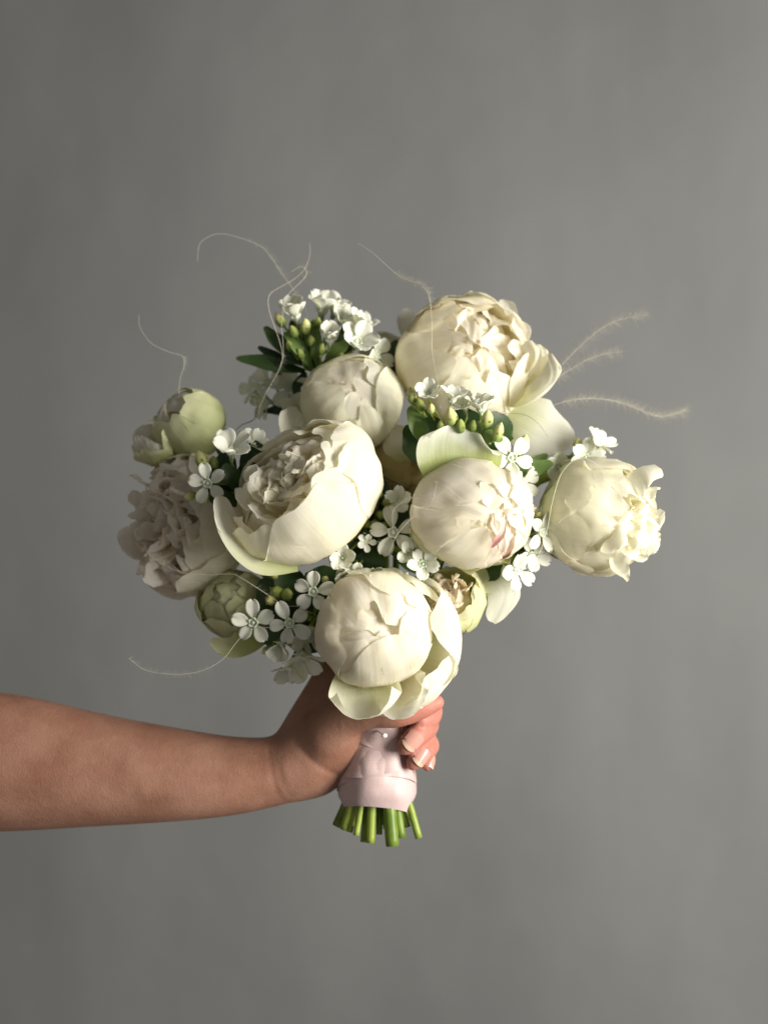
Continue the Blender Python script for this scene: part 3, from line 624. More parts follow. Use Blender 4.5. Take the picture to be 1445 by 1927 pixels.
def sprigs():
    s = Sprig((592, 700, -130), 'topmost white flower sprig with green buds and dark leaves under the wispy loops', 201)
    s.flower(556, 598, -100, (-.2, .8, .55), 46, 62, var=6); s.flower(606, 586, -110, (.1, .8, .5), 50, 55, var=8); s.flower(630, 588, -125, (.35, .8, .4), 44, 50)
    s.flower(620, 640, -62, (.05, .75, .6), 40, 66, var=5); s.flower(670, 645, -65, (.25, .5, .85), 50, 42, var=10); s.flower(676, 622, -95, (.3, .8, .4), 44, 55)
    s.flower(706, 668, -80, (.7, .15, .6), 44, 22); s.flower(640, 606, -100, (.6, .5, .5), 40, 35)
    s.bud(575, 612, -65, (0, .8, .5), 36, 14, 'y'); s.bud(598, 606, -75, (.2, .9, .4), 26, 10, 'g'); s.bud(552, 622, -70, (-.4, .7, .5), 30, 12, 'g')
    s.bud(526, 600, -100, (-.5, .8, .2), 36, 14, 'y'); s.bud(605, 655, -60, (.2, .8, .5), 28, 10, 'g'); s.bud(640, 672, -65, (.3, .7, .5), 28, 11, 'g'); s.bud(545, 650, -80, (-.4, .8, .3), 28, 11, 'g'); s.bud(585, 640, -70, (0, .8, .5), 28, 11, 'g'); s.bud(565, 665, -75, (-.3, .8, .5), 26, 10, 'g')
    s.leaf([(575, 698, -125), (530, 690, -112), (490, 680, -112), (445, 674, -118)], 16, (0, .3, .9))
    s.leaf([(560, 680, -120), (535, 655, -108), (515, 635, -108), (498, 614, -114)], 18, (.5, .2, .8))
    s.leaf([(590, 700, -110), (570, 665, -80), (555, 645, -78), (535, 625, -86)], 15, (.3, .3, .9), 'leafl')
    s.leaf([(600, 700, -110), (595, 655, -90), (590, 625, -85), (592, 600, -88)], 14, (.1, 0, 1), 'leafl')
    s.leaf([(610, 700, -110), (625, 670, -85), (640, 655, -80), (660, 640, -85)], 15, (0, .2, 1), 'leafl')
    s.leaf([(700, 720, -150), (725, 690, -145), (738, 670, -145), (746, 640, -145)], 22, (-.4, 0, .9)); s.leaf([(640, 710, -130), (690, 690, -120), (720, 690, -125), (748, 705, -135)], 20, (0, .3, .9))
    s.leaf([(570, 700, -130), (540, 690, -118), (515, 670, -118), (485, 652, -124)], 13, (0, .4, .8)); s.leaf([(600, 700, -125), (580, 680, -100), (560, 675, -95), (530, 680, -100)], 16, (0, .3, .9)); s.leaf([(600, 700, -125), (575, 660, -110), (560, 630, -112), (550, 600, -116)], 20, (.1, .1, 1)); s.leaf([(610, 700, -125), (640, 660, -105), (650, 640, -108), (650, 610, -112)], 20, (-.1, .1, 1))
    s.stem((668, 1572, 10), 6)

    s = Sprig((560, 800, -170), 'shaded white sprig hanging behind the topmost one', 202)
    s.flower(560, 770, -150, (0, -.2, .9), 40, 25); s.flower(480, 735, -185, (-.7, .2, .5), 34, 30); s.flower(505, 722, -175, (-.6, .3, .6), 40, 25); s.flower(548, 728, -165, (-.1, -.1, .9), 44, 20); s.flower(502, 758, -170, (-.7, -.2, .5), 38, 30); s.flower(530, 690, -185, (-.3, .6, .6), 36, 30)
    s.bud(545, 775, -160, (-.3, -.5, .6), 30, 11, 'g'); s.bud(520, 700, -170, (-.5, .5, .5), 28, 11, 'g')
    s.leaf([(575, 790, -160), (570, 750, -150), (565, 725, -150), (575, 700, -155)], 16)
    s.leaf([(560, 790, -165), (530, 775, -160), (515, 772, -160), (495, 775, -165)], 10)
    s.stem((668, 1553, -65), 5)

    s = Sprig((455, 925, 10), 'white sprig with two open flowers between the ruffled peony and the open bowl', 203)
    s.flower(436, 852, 60, (.05, .7, .6), 50, 38, var=10, roll=20); s.flower(392, 910, 60, (-.15, .0, 1), 42, 8, roll=10)
    s.flower(478, 838, 10, (.4, .5, .5), 36, 40)
    s.bud(378, 862, 45, (-.3, .9, .3), 40, 15, 'y'); s.bud(357, 934, 40, (-.8, -.2, .5), 28, 11, 'y'); s.bud(386, 940, 45, (-.2, -.5, .8), 26, 10, 'y'); s.bud(402, 870, 30, (0, .9, .4), 34, 12, 'g')
    s.leaf([(450, 925, 20), (442, 905, 45), (432, 890, 52), (424, 872, 50)], 20, (.3, .1, .9)); s.leaf([(455, 930, 20), (460, 900, 40), (470, 885, 45), (490, 878, 40)], 22, (-.3, .3, .9))
    s.leaf([(440, 930, 10), (415, 915, 25), (400, 895, 30), (385, 880, 28)], 20, (.2, .2, .9)); s.leaf([(450, 945, 20), (430, 940, 40), (415, 940, 45), (395, 935, 40)], 22, (.1, .4, .9))
    s.leaf([(470, 930, 10), (440, 930, 0), (420, 900, -10), (430, 850, -15)], 40, (.1, .2, .9)); s.leaf([(480, 900, 10), (470, 880, 20), (480, 850, 20), (475, 830, 10)], 24, (-.1, .2, .9))
    s.stem((640, 1538, -70), 5)

    s = Sprig((860, 850, -15), 'budding green-and-white sprig under the apricot-centred peony', 204)
    s.flower(806, 742, 68, (-.05, .55, .85), 30, 45, var=8); s.flower(850, 755, 68, (.1, .8, .5), 36, 42); s.flower(905, 772, 68, (.0, .85, .45), 42, 45, var=10); s.flower(875, 768, 58, (-.2, .8, .5), 36, 40)
    s.bud(774, 742, 63, (-.2, .95, .3), 36, 12, 'y'); s.bud(811, 768, 83, (0, .8, .6), 24, 10, 'y'); s.bud(848, 782, 88, (-.15, .9, .45), 40, 16, 'y'); s.bud(866, 800, 88, (.0, .85, .5), 32, 12, 'g')
    s.bud(917, 787, 93, (.05, .9, .45), 40, 15, 'y'); s.bud(938, 810, 98, (.3, .85, .45), 42, 13, 'y'); s.bud(790, 760, 68, (-.3, .8, .4), 30, 11, 'g'); s.bud(830, 800, 78, (-.1, .8, .6), 28, 10, 'g'); s.bud(890, 800, 83, (.1, .8, .5), 28, 10, 'g')
    s.leaf([(830, 850, 25), (800, 820, 45), (785, 790, 50), (770, 765, 45)], 22, (.1, .2, .9), 'leafl'); s.leaf([(850, 850, 35), (830, 820, 65), (812, 800, 67), (795, 790, 63)], 20, (0, .3, .9))
    s.leaf([(870, 850, 35), (880, 820, 70), (890, 810, 75), (905, 795, 70)], 18, (0, .2, .9), 'leafl'); s.leaf([(880, 850, 35), (910, 830, 75), (925, 822, 80), (945, 830, 80)], 16, (0, .4, .9), 'leafl')
    s.leaf([(820, 880, -15), (790, 850, 35), (780, 830, 40), (765, 800, 35)], 30, (.1, .2, .9)); s.leaf([(900, 860, -15), (880, 820, 35), (870, 790, 35), (860, 770, 30)], 34, (0, .1, 1))
    s.leaf([(860, 860, -25), (820, 830, -15), (800, 800, -20), (790, 770, -25)], 34, (0, .2, 1)); s.leaf([(900, 860, -25), (930, 820, -10), (945, 800, -15), (960, 790, -25)], 34, (0, .1, 1))
    s.stem((724, 1552, -30), 5)

    s = Sprig((935, 920, -20), 'white star flower beside the folded petal of the pink-streaked peony', 205)
    s.flower(962, 862, 60, (.2, .1, .95), 46, 5, roll=35); s.bud(986, 832, 40, (.2, .9, .4), 40, 14, 'y'); s.flower(985, 905, 20, (.7, .0, .6), 36, 25)
    s.leaf([(950, 920, -10), (985, 880, 0), (1010, 880, 0), (1040, 870, -5)], 20, (0, .4, .9), 'leafl')
    s.stem((760, 1549, -45), 5)

    s = Sprig((705, 1010, -30), 'sprig of flat white stars with dark buds in the gap amid the three front peonies', 206)
    s.flower(740, 1002, 70, (-.05, .05, 1), 50, 4, roll=8); s.flower(645, 1050, 60, (-.1, -.1, 1), 34, 40, var=14, roll=0); s.flower(652, 1084, 60, (.05, -.3, .9), 30, 60)
    s.flower(772, 1040, 78, (.1, .2, 1), 32, 35); s.flower(668, 1078, 55, (.1, -.1, 1), 30, 35); s.flower(690, 1020, 60, (-.1, .0, 1), 20, 25); s.flower(795, 1062, 90, (.1, .25, .95), 36, 30, roll=30); s.flower(752, 945, 30, (-.1, .3, .9), 34, 40)
    for x, y in ((678, 965), (700, 950), (690, 985), (716, 968), (727, 945), (705, 985), (668, 995), (735, 968), (672, 940), (712, 930), (690, 935), (660, 975), (722, 990)): s.bud(x, y, 40, (s.rng.uniform(-.3, .3), .3, .9), 26, 11, 'g')
    s.bud(658, 1012, 45, (-.2, .2, .9), 24, 9, 'y')
    s.leaf([(705, 1010, -20), (700, 960, 15), (705, 930, 20), (715, 895, 10)], 40, (0, .1, 1)); s.leaf([(705, 1010, -20), (660, 1030, 0), (640, 1020, 5), (625, 1010, 0)], 30, (0, .1, 1)); s.leaf([(705, 1010, -20), (670, 1060, 10), (650, 1075, 10), (630, 1100, 0)], 34, (0, .1, 1))
    s.leaf([(715, 1010, -20), (760, 1030, 10), (790, 1050, 15), (820, 1060, 0)], 34, (0, .1, 1)); s.leaf([(715, 1010, -20), (750, 970, 0), (765, 950, 5), (780, 930, 0)], 30, (0, .1, 1)); s.leaf([(705, 1020, -10), (700, 1050, 20), (695, 1065, 20), (690, 1090, 10)], 30, (0, .1, 1))
    s.stem((714, 1570, -5), 6)

    s = Sprig((590, 1160, 0), 'white star flowers low on the dim side over the thumb', 207)
    s.flower(590, 1114, 90, (-.1, .1, 1), 44, 6, roll=-5); s.flower(478, 1172, 60, (-.2, .05, 1), 44, 8, roll=5); s.flower(545, 1173, 75, (.05, .0, 1), 44, 8, roll=25)
    s.flower(530, 1212, 50, (-.3, -.6, .7), 38, 55); s.flower(568, 1232, 40, (.1, -.7, .6), 52, 40, roll=20); s.flower(548, 1250, 20, (-.2, -.7, .5), 44, 40); s.flower(580, 1200, 30, (.3, -.4, .8), 44, 25)
    s.bud(520, 1115, 40, (-.2, .3, .9), 40, 17, 'g'); s.bud(540, 1118, 45, (.2, .3, .9), 36, 15, 'g'); s.bud(508, 1130, 50, (-.3, .0, .9), 28, 12, 'y'); s.bud(516, 1082, 30, (-.1, .5, .8), 22, 9, 'y'); s.bud(500, 1225, 30, (-.6, -.5, .5), 24, 9, 'y'); s.bud(612, 1090, 60, (0, .3, .9), 22, 9, 'y')
    s.leaf([(590, 1160, 0), (560, 1110, 20), (550, 1090, 20), (555, 1070, 10)], 36, (0, .1, 1)); s.leaf([(590, 1160, 0), (600, 1110, 20), (610, 1085, 20), (615, 1065, 10)], 36, (0, .1, 1)); s.leaf([(580, 1160, 0), (530, 1140, 20), (510, 1120, 20), (490, 1090, 5)], 34, (0, .1, 1))
    s.leaf([(580, 1170, 0), (540, 1180, 15), (520, 1190, 15), (495, 1210, 5)], 30, (0, .1, 1)); s.leaf([(580, 1165, 0), (550, 1150, 30), (530, 1150, 32), (505, 1155, 25)], 26, (0, .1, 1)); s.leaf([(595, 1165, 0), (590, 1190, 20), (580, 1210, 15), (570, 1225, 5)], 30, (0, .1, 1))
    s.stem((656, 1566, 0), 5)

    s = Sprig((965, 1030, -20), 'white sprig peeking out between the pink-streaked ball and the separate outer peony', 208)
    s.flower(1000, 1045, 25, (.3, .1, .9), 36, 25); s.flower(1018, 1002, 45, (.5, .0, .8), 42, 15, roll=60); s.flower(972, 1072, 40, (.5, -.3, .8), 46, 20, roll=20); s.flower(1010, 980, 20, (.2, .4, .8), 36, 30)
    s.bud(1035, 1035, 30, (.4, -.4, .8), 22, 10, 'y'); s.bud(1014, 968, 40, (.2, .5, .8), 18, 7, 'y')
    s.leaf([(950, 1040, -10), (930, 1070, 10), (925, 1080, 12), (905, 1090, 5)], 16, (0, .2, 1)); s.leaf([(960, 1040, -20), (985, 1040, 0), (1000, 1030, 0), (1015, 1010, -5)], 18, (0, .2, 1))
    s.stem((770, 1556, -20), 6)

    s = Sprig((1000, 915, -60), 'back-lit white sprig rising behind the separate outer peony', 209)
    s.flower(1122, 838, -40, (.5, .6, .4), 40, 35, roll=40); s.flower(1100, 862, -30, (.1, .3, .9), 38, 35); s.flower(1050, 880, -50, (.1, .1, .9), 34, 40)
    s.bud(1087, 833, -40, (.1, .8, .5), 26, 12, 'y'); s.bud(1145, 872, -30, (.8, -.3, .4), 28, 12, 'y')
    s.stalk((1000, 915, -60), (1110, 845, -50), 5); s.stalk((965, 940, -60), (1045, 885, -50), 7)
    s.leaf([(1010, 910, -60), (1050, 880, -55), (1070, 868, -55), (1090, 862, -55)], 14, (0, .4, .8), 'leafl'); s.leaf([(1000, 910, -60), (1000, 890, -60), (1010, 870, -60), (1030, 855, -60)], 14, (.3, .1, .9), 'leafl')
    s.stem((792, 1577, -8), 7)
sprigs()

# ------------------------------------------------------------------ feather grass
def strand(pts, d, label, hairs=(), r=.8, mat='straw', hl=14, name='grass_strand', seed=3):
    p3 = [(x, y, d if not isinstance(d, (list, tuple)) else d[0]+(d[1]-d[0])*i/(len(pts)-1)) for i, (x, y) in enumerate(pts)]
    n = len(pts)*7
    c = [P(*q) for q in spline(p3, n)]
    root = empty(name, c[0], label, 'grass strand', 'feather grass strands' if hairs else None) if hairs else None
    rad = [.44*r*S*(.35+.65*math.sin(math.pi*min(1, .06+.94*i/(n-1)))) for i in range(n)]
    if root is None:
        v, f, uv = tube([q-c[0] for q in c], rad, 5)
        o = put(name, mesh_from(name, v, f, M[mat], uv), None, Matrix.Translation(c[0]))
        o['label'] = label; o['category'] = 'grass strand'; return
    v, f, uv = tube(rel(root, c), rad, 5)
    put('awn', mesh_from('awn', v, f, M[mat], uv), root, WM[root.name])
    rng = random.Random(seed); hv, hf = [], []
    for (t0, t1, cnt) in hairs:
        for _ in range(int(cnt*1.7)):
            t = rng.uniform(t0, t1)*(n-2); i = int(t); b = c[i].lerp(c[i+1], t-i); tg = (c[i+1]-c[i]).normalized()
            a = Vector((rng.gauss(0, 1), rng.gauss(0, 1), rng.gauss(0, 1))); a = (a-tg*a.dot(tg)).normalized()
            if a.z < 0 and rng.random() < .35: a = -a
            dr = (a+tg*rng.uniform(-.2, 1.0)).normalized(); ln = hl*S*rng.uniform(.6, 1.4)
            sd = dr.cross(Vector((0, 1, 0)));
            if sd.length < .05: sd = Vector((1, 0, 0))
            sd = sd.normalized()*.085*S; o = len(hv)
            e = b+dr*ln+Vector((0, 0, -.05*ln)); m = b+dr*ln*.5
            s2 = sd.cross(dr)
            hv += [b+sd, b-sd*.5+s2*.8, b-sd*.5-s2*.8, e]
            hf += [(o, o+1, o+3), (o+1, o+2, o+3), (o+2, o, o+3)]
    h = put('hairs', mesh_from('hairs', rel(root, hv), hf, M['hair']), root, WM[root.name]); h['kind'] = 'stuff'

def grasses():
    strand([(262, 592), (264, 615), (284, 645), (318, 662), (343, 670), (347, 688), (338, 725), (345, 790), (395, 880)], -80, 'fine hooked strand rising over the green bud on the dim side', [(.5, .8, 60)], 1.0, seed=1)
    strand([(372, 492), (375, 462), (390, 447), (412, 440), (440, 444), (488, 462), (512, 487), (530, 515), (555, 548), (575, 580), (590, 650)], -105, 'pale strand arching over and curling back down above the topmost sprig', [(.45, .85, 120)], 1.0, seed=2)
    strand([(583, 458), (583, 480), (575, 503), (558, 522), (535, 536), (513, 549), (505, 562), (507, 585), (517, 615), (527, 645), (532, 672), (527, 692), (514, 717), (498, 745), (487, 777), (484, 830)], -45, 'long kinked strand crossing the topmost sprig from its upright tip', [(.1, .35, 50), (.65, .75, 30)], 1.2, seed=3)
    strand([(548, 512), (566, 502), (577, 512), (572, 524), (556, 540), (542, 556), (534, 580), (530, 612), (533, 645), (533, 672), (526, 692)], -42, 'short looped strand twined with the long kinked one', [(.05, .4, 70)], 1.0, seed=4)
    strand([(671, 456), (700, 475), (730, 502), (755, 522), (785, 533), (800, 543), (808, 560), (812, 600), (813, 660), (821, 705), (832, 745)], [20, 95], 'strand leaning out over the apricot-centred peony, feathery at its bend', [(.25, .65, 240)], 1.1, seed=5)
    strand([(1030, 715), (1047, 698), (1075, 668), (1110, 635), (1145, 610), (1180, 598), (1218, 592)], -60, 'feathery strand reaching highest beside the apricot-centred peony', [(.1, 1, 420)], .6, hl=24, seed=6)
    strand([(1030, 722), (1050, 710), (1090, 685), (1130, 668), (1172, 662)], -60, 'shorter feathery strand just under the highest feathery one', [(.2, 1, 280)], .6, hl=22, seed=7)
    strand([(960, 797), (1030, 767), (1075, 753), (1120, 750), (1165, 757), (1200, 770), (1235, 783), (1265, 780), (1292, 770)], [20, -160], 'wavy feathery strand sweeping out over the hanging guard petal', [(.2, 1, 700)], .6, hl=22, seed=8)
    strand([(276, 1040), (310, 1063), (345, 1078), (390, 1082), (435, 1080), (455, 1088), (490, 1110), (520, 1130), (540, 1140), (562, 1142), (600, 1160)], [45, 75], 'bright strand lying across the ruffled shaded peony', [(.4, .7, 70)], 1.4, seed=9)
    strand([(242, 1238), (275, 1261), (330, 1269), (380, 1262), (420, 1240), (450, 1203), (477, 1184), (510, 1181), (560, 1185), (600, 1182)], [40, 110], 'bright strand sweeping down and out from the low star flowers', [(.0, .4, 130)], 1.3, seed=10)
    strand([(733, 1038), (748, 1005), (775, 975), (800, 957), (815, 938), (822, 905)], [115, 205], 'strand leaning across the flat star onto the pink-streaked peony', [(.2, .8, 40)], 1.4, hl=9, seed=11)
    strand([(741, 1008), (739, 965), (757, 945), (785, 935), (820, 934)], [105, 190], 'curved strand hooping over the flat star in the front gap', [(.3, 1, 110)], 1.1, hl=15, seed=12)
    strand([(972, 1098), (1008, 1055), (1028, 1000), (1040, 940), (1058, 888), (1092, 861), (1128, 880), (1136, 905), (1120, 938), (1082, 943)], [75, 125], 'long looped strand in front of the separate outer peony', [(.3, .5, 40)], 1.2, hl=12, seed=13)
    strand([(855, 951), (890, 948), (930, 921), (962, 893)], [190, 150], 'thin short strand lying over the pink-streaked ball', [], .8)
    strand([(930, 780), (980, 779), (1010, 795), (1032, 824)], [70, 10], 'thin brown strand curving over the hanging guard petal', [], .8, 'twig')
    strand([(436, 818), (455, 800), (474, 792), (482, 780), (486, 740)], -60, 'dark wiry twig arching beside the looped strands', [], 2.0, 'twig', name='twig')
    strand([(690, 880), (712, 893), (740, 906), (775, 925)], -2, 'dark red twig crossing the amber peony', [], 2.4, 'twig', name='twig')
grasses()

# ------------------------------------------------------------------ ribbon handle
def ribbon():
    m, nt, N, L = nmat('ribbon_pink_satin')
    out = N.new('ShaderNodeOutputMaterial'); tc = N.new('ShaderNodeTexCoord')
    nz = N.new('ShaderNodeTexNoise'); nz.inputs['Scale'].default_value = 70; nz.inputs['Detail'].default_value = 4; L.new(tc.outputs['Object'], nz.inputs['Vector'])
    rp = N.new('ShaderNodeValToRGB'); rp.color_ramp.elements[0].color = (0.50, 0.35, 0.34, 1); rp.color_ramp.elements[1].color = (0.64, 0.49, 0.475, 1); L.new(nz.outputs['Fac'], rp.inputs[0])
    wv = N.new('ShaderNodeTexWave'); wv.inputs['Scale'].default_value = 260; wv.bands_direction = 'Z'; L.new(tc.outputs['Object'], wv.inputs['Vector'])
    b0 = N.new('ShaderNodeBump'); b0.inputs['Strength'].default_value = .1; b0.inputs['Distance'].default_value = .0005; L.new(wv.outputs['Fac'], b0.inputs['Height'])
    b1 = N.new('ShaderNodeBump'); b1.inputs['Strength'].default_value = .4; b1.inputs['Distance'].default_value = .0015; L.new(nz.outputs['Fac'], b1.inputs['Height']); L.new(b0.outputs[0], b1.inputs['Normal'])
    pb = N.new('ShaderNodeBsdfPrincipled'); L.new(rp.outputs[0], pb.inputs['Base Color']); L.new(b1.outputs[0], pb.inputs['Normal'])
    pb.inputs['Roughness'].default_value = .5; pb.inputs['Sheen Weight'].default_value = .25
    L.new(pb.outputs[0], out.inputs[0])
    root = empty('ribbon', P(710, 1525, -28), 'pale pink satin ribbon wrapped round the stems as a handle', 'ribbon')
    prof = [(1290, 40), (1340, 46), (1385, 52), (1430, 62), (1470, 71), (1495, 72), (1510, 66), (1525, 56)]
    ys = np.array([p[0] for p in prof], float); rs = np.array([p[1] for p in prof], float)
    def band(yt, yb, slant, phase, proud, name='wrap'):
        nu, nv = 49, 14; v, uv = [], []
        for j in range(nv):
            t = j/(nv-1)
            for i in range(nu):
                th = 2*math.pi*i/(nu-1)
                y = yt+(yb-yt)*t+slant*math.cos(th-phase)*(1 if 0 < t else 1)
                y = min(y, 1528)
                r = float(np.interp(y, ys, rs))+proud
                nn = n1(math.cos(th)*1.6, math.sin(th)*1.6+y*.012, 3.3+phase)
                fl = abs(math.cos(2.5*th+.5+phase*.2)); r *= .955+.045*fl*(1 if y > 1440 else .5)
                r += 1.6*max(0, math.sin(3*th+y*.05+phase))**3
                r += 3.4*nn+1.8*n1(math.cos(th)*4+phase, y*.045+math.sin(th)*3, phase+9)+(0.9 if t > .93 else 0)
                ax = 714-(y-1400)*.03
                v.append(P(ax+r*math.cos(th), y, -28+r*math.sin(th)*.92)); uv.append((i/(nu-1), t))
        put(name, mesh_from(name, rel(root, v), grid_faces(nu, nv), m, uv), root, WM[root.name])
    band(1285, 1400, 22, .6, 1.4); band(1350, 1440, 24, 2.2, 2.2); band(1385, 1482, 22, 4.6, 3.0); band(1420, 1526, 9, 5.4, 1.6)
    # pearl headed pin holding the ribbon
    pr = empty('pin', P(722, 1383, 38), 'small pearl-headed pin stuck in the pink ribbon under the lowest petal', 'pin')
    c = [P(*q) for q in spline([(708, 1375, 16), (716, 1379, 30), (722, 1383, 36)], 6)]
    v, f, uv = tube(rel(pr, c), [1.6*S]*6, 7); put('shaft', mesh_from('shaft', v, f, M['pearl'], uv), pr, WM[pr.name])
    v, f = [], []
    ns = 12
    for j in range(9):
        p = math.pi*j/8
        for i in range(ns): v.append(P(723, 1384, 38)+Vector((math.sin(p)*math.cos(2*math.pi*i/ns)*6.0, math.sin(p)*math.sin(2*math.pi*i/ns)*5, math.cos(p)*4.6))*S)
    for j in range(8):
        for i in range(ns): f.append((j*ns+i, j*ns+(i+1) % ns, (j+1)*ns+(i+1) % ns, (j+1)*ns+i))
    put('pin_head', mesh_from('pin_head', rel(pr, v), f, M['pearl']), pr, WM[pr.name])
ribbon()

# ------------------------------------------------------------------ hand and forearm
def person():
    m, nt, N, L = nmat('skin')
    out = N.new('ShaderNodeOutputMaterial'); tc = N.new('ShaderNodeTexCoord')
    n0 = N.new('ShaderNodeTexNoise'); n0.inputs['Scale'].default_value = 34; n0.inputs['Detail'].default_value = 7; n0.inputs['Roughness'].default_value = .62; L.new(tc.outputs['Object'], n0.inputs['Vector'])
    rp = N.new('ShaderNodeValToRGB'); e = rp.color_ramp.elements; e[0].position = .3; e[0].color = (0.255, 0.115, 0.072, 1); e[1].position = .7; e[1].color = (0.375, 0.202, 0.142, 1); L.new(n0.outputs['Fac'], rp.inputs[0])
    at = N.new('ShaderNodeAttribute'); at.attribute_name = 'pink'
    mx = N.new('ShaderNodeMixRGB'); L.new(at.outputs['Fac'], mx.inputs[0]); L.new(rp.outputs[0], mx.inputs[1]); mx.inputs[2].default_value = (0.50, 0.18, 0.14, 1)
    n2 = N.new('ShaderNodeTexVoronoi'); n2.inputs['Scale'].default_value = 900; L.new(tc.outputs['Object'], n2.inputs['Vector'])
    n3 = N.new('ShaderNodeTexNoise'); n3.inputs['Scale'].default_value = 210; n3.inputs['Detail'].default_value = 4; L.new(tc.outputs['Object'], n3.inputs['Vector'])
    b1 = N.new('ShaderNodeBump'); b1.inputs['Strength'].default_value = .3; b1.inputs['Distance'].default_value = .0005; L.new(n2.outputs['Distance'], b1.inputs['Height'])
    b2 = N.new('ShaderNodeBump'); b2.inputs['Strength'].default_value = .25; b2.inputs['Distance'].default_value = .0009; L.new(n3.outputs['Fac'], b2.inputs['Height']); L.new(b1.outputs[0], b2.inputs['Normal'])
    pb = N.new('ShaderNodeBsdfPrincipled'); L.new(mx.outputs[0], pb.inputs['Base Color']); L.new(b2.outputs[0], pb.inputs['Normal'])
    pb.inputs['Roughness'].default_value = .5; pb.inputs['Specular IOR Level'].default_value = .35
    pb.inputs['Subsurface Weight'].default_value = .25; pb.inputs['Subsurface Radius'].default_value = (1.0, .35, .2); pb.inputs['Subsurface Scale'].default_value = .004
    L.new(pb.outputs[0], out.inputs[0])

    # unit ball
    ns, nr = 20, 12; bv, bf = [], []
    bv.append((0, 0, 1))
    for j in range(1, nr):
        p = math.pi*j/nr
        for i in range(ns): bv.append((math.sin(p)*math.cos(2*math.pi*i/ns), math.sin(p)*math.sin(2*math.pi*i/ns), math.cos(p)))
    bv.append((0, 0, -1)); last = len(bv)-1
    for i in range(ns): bf.append((0, 1+i, 1+(i+1) % ns)); bf.append((last, 1+(nr-2)*ns+(i+1) % ns, 1+(nr-2)*ns+i))
    for j in range(nr-2):
        for i in range(ns): bf.append((1+j*ns+i, 1+(j+1)*ns+i, 1+(j+1)*ns+(i+1) % ns, 1+j*ns+(i+1) % ns))
    bv = np.array(bv)
    V, Fc = [], []
    def chain(nodes, n):                        # nodes: (x, y, depth, half height, half depth)
        o = 0
        for q in spline(nodes, n):
            c = P(q[0], q[1], q[2]); o = len(V)
            for b in bv: V.append((c.x+b[0]*min(q[3], q[4])*S, c.y+b[1]*q[4]*S, c.z+b[2]*q[3]*S))
            Fc.extend([tuple(o+i for i in f) for f in bf])
    # forearm to wrist to heel of the hand
    chain([(-170, 1432, -70, 138, 112), (0, 1434, -65, 134, 108), (187, 1449, -60, 108, 92), (336, 1458, -56, 89, 78), (430, 1460, -54, 77, 66), (500, 1454, -52, 69, 56), (550, 1444, -46, 66, 52)], 220)
    # palm, thumb side going up and the little-finger side low
    chain([(540, 1446, -46, 66, 54), (590, 1420, -40, 78, 56), (625, 1385, -36, 70, 54), (640, 1345, -40, 58, 52), (650, 1300, -50, 46, 46), (662, 1258, -60, 34, 36)], 60)
    chain([(560, 1455, -50, 56, 50), (605, 1446, -46, 52, 46), (640, 1415, -30, 44, 44), (652, 1385, -14, 38, 40)], 16)
    chain([(540, 1440, -60, 60, 46), (600, 1390, -90, 70, 34), (650, 1370, -110, 72, 26), (690, 1365, -116, 66, 22)], 20)
    chain([(545, 1420, -60, 46, 44), (575, 1360, -62, 40, 40), (603, 1300, -66, 32, 34), (622, 1255, -70, 26, 28)], 20)
    # thumb across the front under the lowest petals
    chain([(615, 1385, -10, 54, 46), (655, 1352, 20, 38, 32), (700, 1342, 44, 30, 26), (748, 1342, 54, 27, 23), (790, 1332, 52, 23, 20), (822, 1322, 46, 15, 14)], 40)
    # fingers round the back of the handle, tips in front
    fingers = [
        [(690, 1305, -112, 28, 24), (770, 1312, -90, 26, 25), (806, 1330, -45, 24, 25), (808, 1348, -8, 22, 23), (792, 1356, 18, 19, 20)],
        [(690, 1345, -114, 26, 24), (765, 1350, -94, 25, 25), (803, 1362, -45, 23, 24), (793, 1376, 8, 22, 22), (773, 1394, 36, 20, 20), (762, 1406, 40, 16, 16)],
        [(690, 1385, -114, 25, 23), (765, 1390, -92, 24, 24), (805, 1400, -45, 21, 23), (800, 1413, -4, 19, 20), (786, 1426, 20, 18, 18), (777, 1437, 24, 14, 14)],
        [(690, 1420, -108, 22, 21), (755, 1424, -88, 21, 21), (798, 1428, -46, 17, 19), (806, 1434, -16, 14, 16), (803, 1440, 0, 12, 13)]]
    for f_ in fingers: chain(f_, 34)
    me = bpy.data.meshes.new('person_src'); me.from_pydata(V, [], Fc); me.update()
    tmp = bpy.data.objects.new('person_src', me); col.objects.link(tmp)
    r = tmp.modifiers.new('r', 'REMESH'); r.mode = 'VOXEL'; r.voxel_size = 0.0012
    dg = bpy.context.evaluated_depsgraph_get()
    body = bpy.data.meshes.new_from_object(tmp.evaluated_get(dg)); body.name = 'person'
    bpy.data.objects.remove(tmp); bpy.data.meshes.remove(me)
    body.materials.clear(); body.materials.append(m); body.polygons.foreach_set('use_smooth', [True]*len(body.polygons))
    co = np.empty(len(body.vertices)*3); body.vertices.foreach_get('co', co); co = co.reshape(-1, 3)
    ed = np.empty(len(body.edges)*2, dtype=np.int64); body.edges.foreach_get('vertices', ed); ed = ed.reshape(-1, 2)
    deg = np.bincount(ed.ravel(), minlength=len(co)).astype(float)[:, None]
    px = co[:, 0]/S+CX
    for it in range(46):
        acc = np.zeros_like(co); np.add.at(acc, ed[:, 0], co[ed[:, 1]]); np.add.at(acc, ed[:, 1], co[ed[:, 0]])
        wgt = np.where(px < 640, .6, np.where(px < 720, .6*(it < 22), .5*(it < 5)))[:, None]
        co = co*(1-wgt)+acc/deg*wgt
    # wrist creases, tendons and the fold at the heel of the hand
    py = CY-co[:, 2]/S; front = co[:, 1] < 0.012
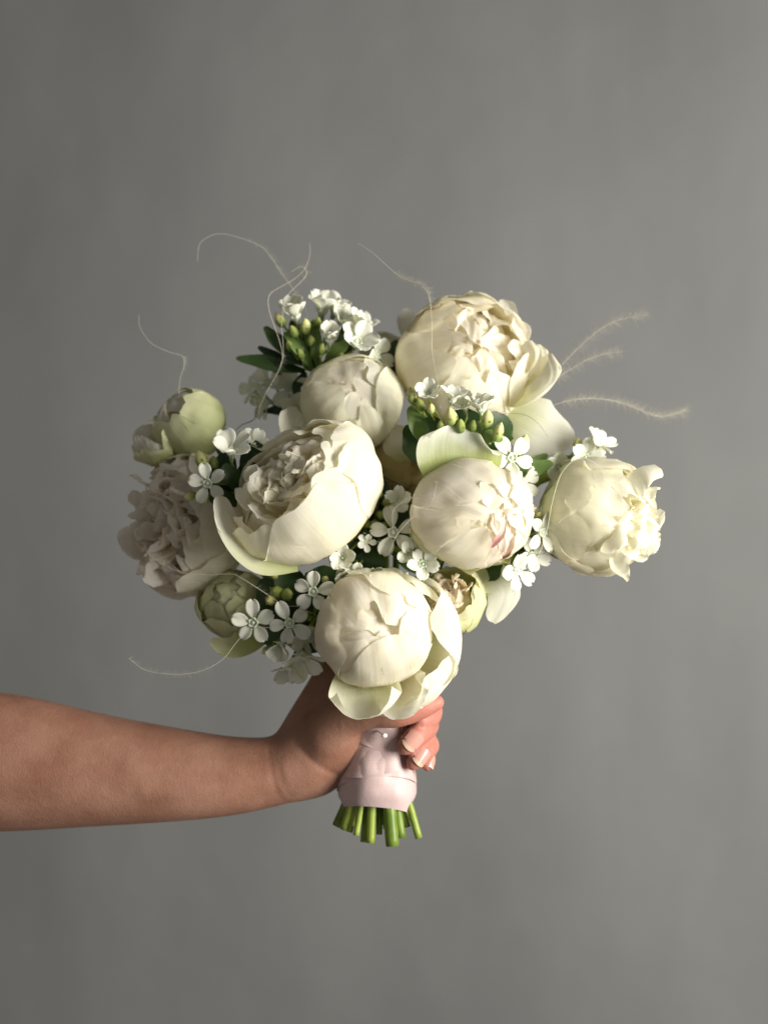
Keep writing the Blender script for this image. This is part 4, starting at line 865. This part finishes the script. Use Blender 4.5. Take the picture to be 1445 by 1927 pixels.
    def line(pts, width, depth):
        q = spline(pts, 60); dd = np.full(len(co), 1e9)
        for a_ in q: dd = np.minimum(dd, np.hypot(px-a_[0], py-a_[1]))
        co[:, 1] += np.where(front, np.exp(-(dd/width)**2)*depth*S, 0)
    line([(505, 1418), (512, 1450), (520, 1490), (536, 1515)], 7, .8); line([(524, 1440), (532, 1470), (545, 1500)], 5, .6)
    line([(556, 1398), (592, 1432), (622, 1452), (640, 1462)], 7, 2.0); line([(250, 1438), (380, 1444), (470, 1448), (530, 1446)], 22, -3.0); line([(280, 1488), (410, 1482), (500, 1474)], 18, -2.2)
    body.vertices.foreach_set('co', co.ravel())
    # redder fingers and fingertips
    pk = np.clip((co[:, 0]-(735-CX)*S)/(40*S), 0, 1)*.75
    at_ = body.attributes.new('pink', 'FLOAT', 'POINT'); at_.data.foreach_set('value', pk)
    base = P(-170, 1432, -70); body.transform(Matrix.Translation(-base))
    o = put('person', body, None, Matrix.Translation(base))
    o['label'] = 'bare forearm and hand gripping the bouquet by its pink ribbon handle'; o['category'] = 'person'
    # nails
    nm, nt, N, L = nmat('fingernail')
    out = N.new('ShaderNodeOutputMaterial'); uv = N.new('ShaderNodeUVMap'); uv.uv_map = 'uv'; sp = N.new('ShaderNodeSeparateXYZ'); L.new(uv.outputs[0], sp.inputs[0])
    rp = N.new('ShaderNodeValToRGB'); e = rp.color_ramp.elements; e[0].color = (0.56, 0.29, 0.24, 1); e[0].position = .76; e[1].color = (0.56, 0.40, 0.29, 1); e[1].position = .84; L.new(sp.outputs['Y'], rp.inputs[0])
    pb = N.new('ShaderNodeBsdfPrincipled'); L.new(rp.outputs[0], pb.inputs['Base Color']); pb.inputs['Roughness'].default_value = .22; pb.inputs['Coat Weight'].default_value = .3; L.new(pb.outputs[0], out.inputs[0])
    def nail(c, tip, nrm, r, ln):
        c, tp = P(*c), P(*tip); t = (tp-c).normalized(); n = vec(nrm).normalized(); n = (n-t*n.dot(t)).normalized(); s_ = t.cross(n)
        v, uvs = [], []; nu, nv = 9, 11
        for j in range(nv):
            q = j/(nv-1)
            for i in range(nu):
                u = -1+2*i/(nu-1); a = u*.95
                tipk = 1-.16*u*u if q > .7 else 1
                y = -.5+q*tipk+.10*(u*u)*(1-q)
                rr = r*(1.0-.10*(q-.3)**2)
                v.append(c+t*(y*ln*S)+(n*math.cos(a)+s_*math.sin(a))*rr*S*(1.0)); uvs.append((i/(nu-1), q))
        put('fingernail', mesh_from('fingernail', [p-base for p in v], grid_faces(nu, nv), nm, uvs), o, WM[o.name])
    nail((773, 1393, 36), (759, 1409, 40), (.55, .35, .75), 20.4, 38)
    nail((787, 1424, 20), (778, 1438, 25), (.6, .25, .75), 18.2, 34)
    nail((804, 1436, -4), (802, 1448, 2), (.85, .1, .5), 13.6, 24)
person()
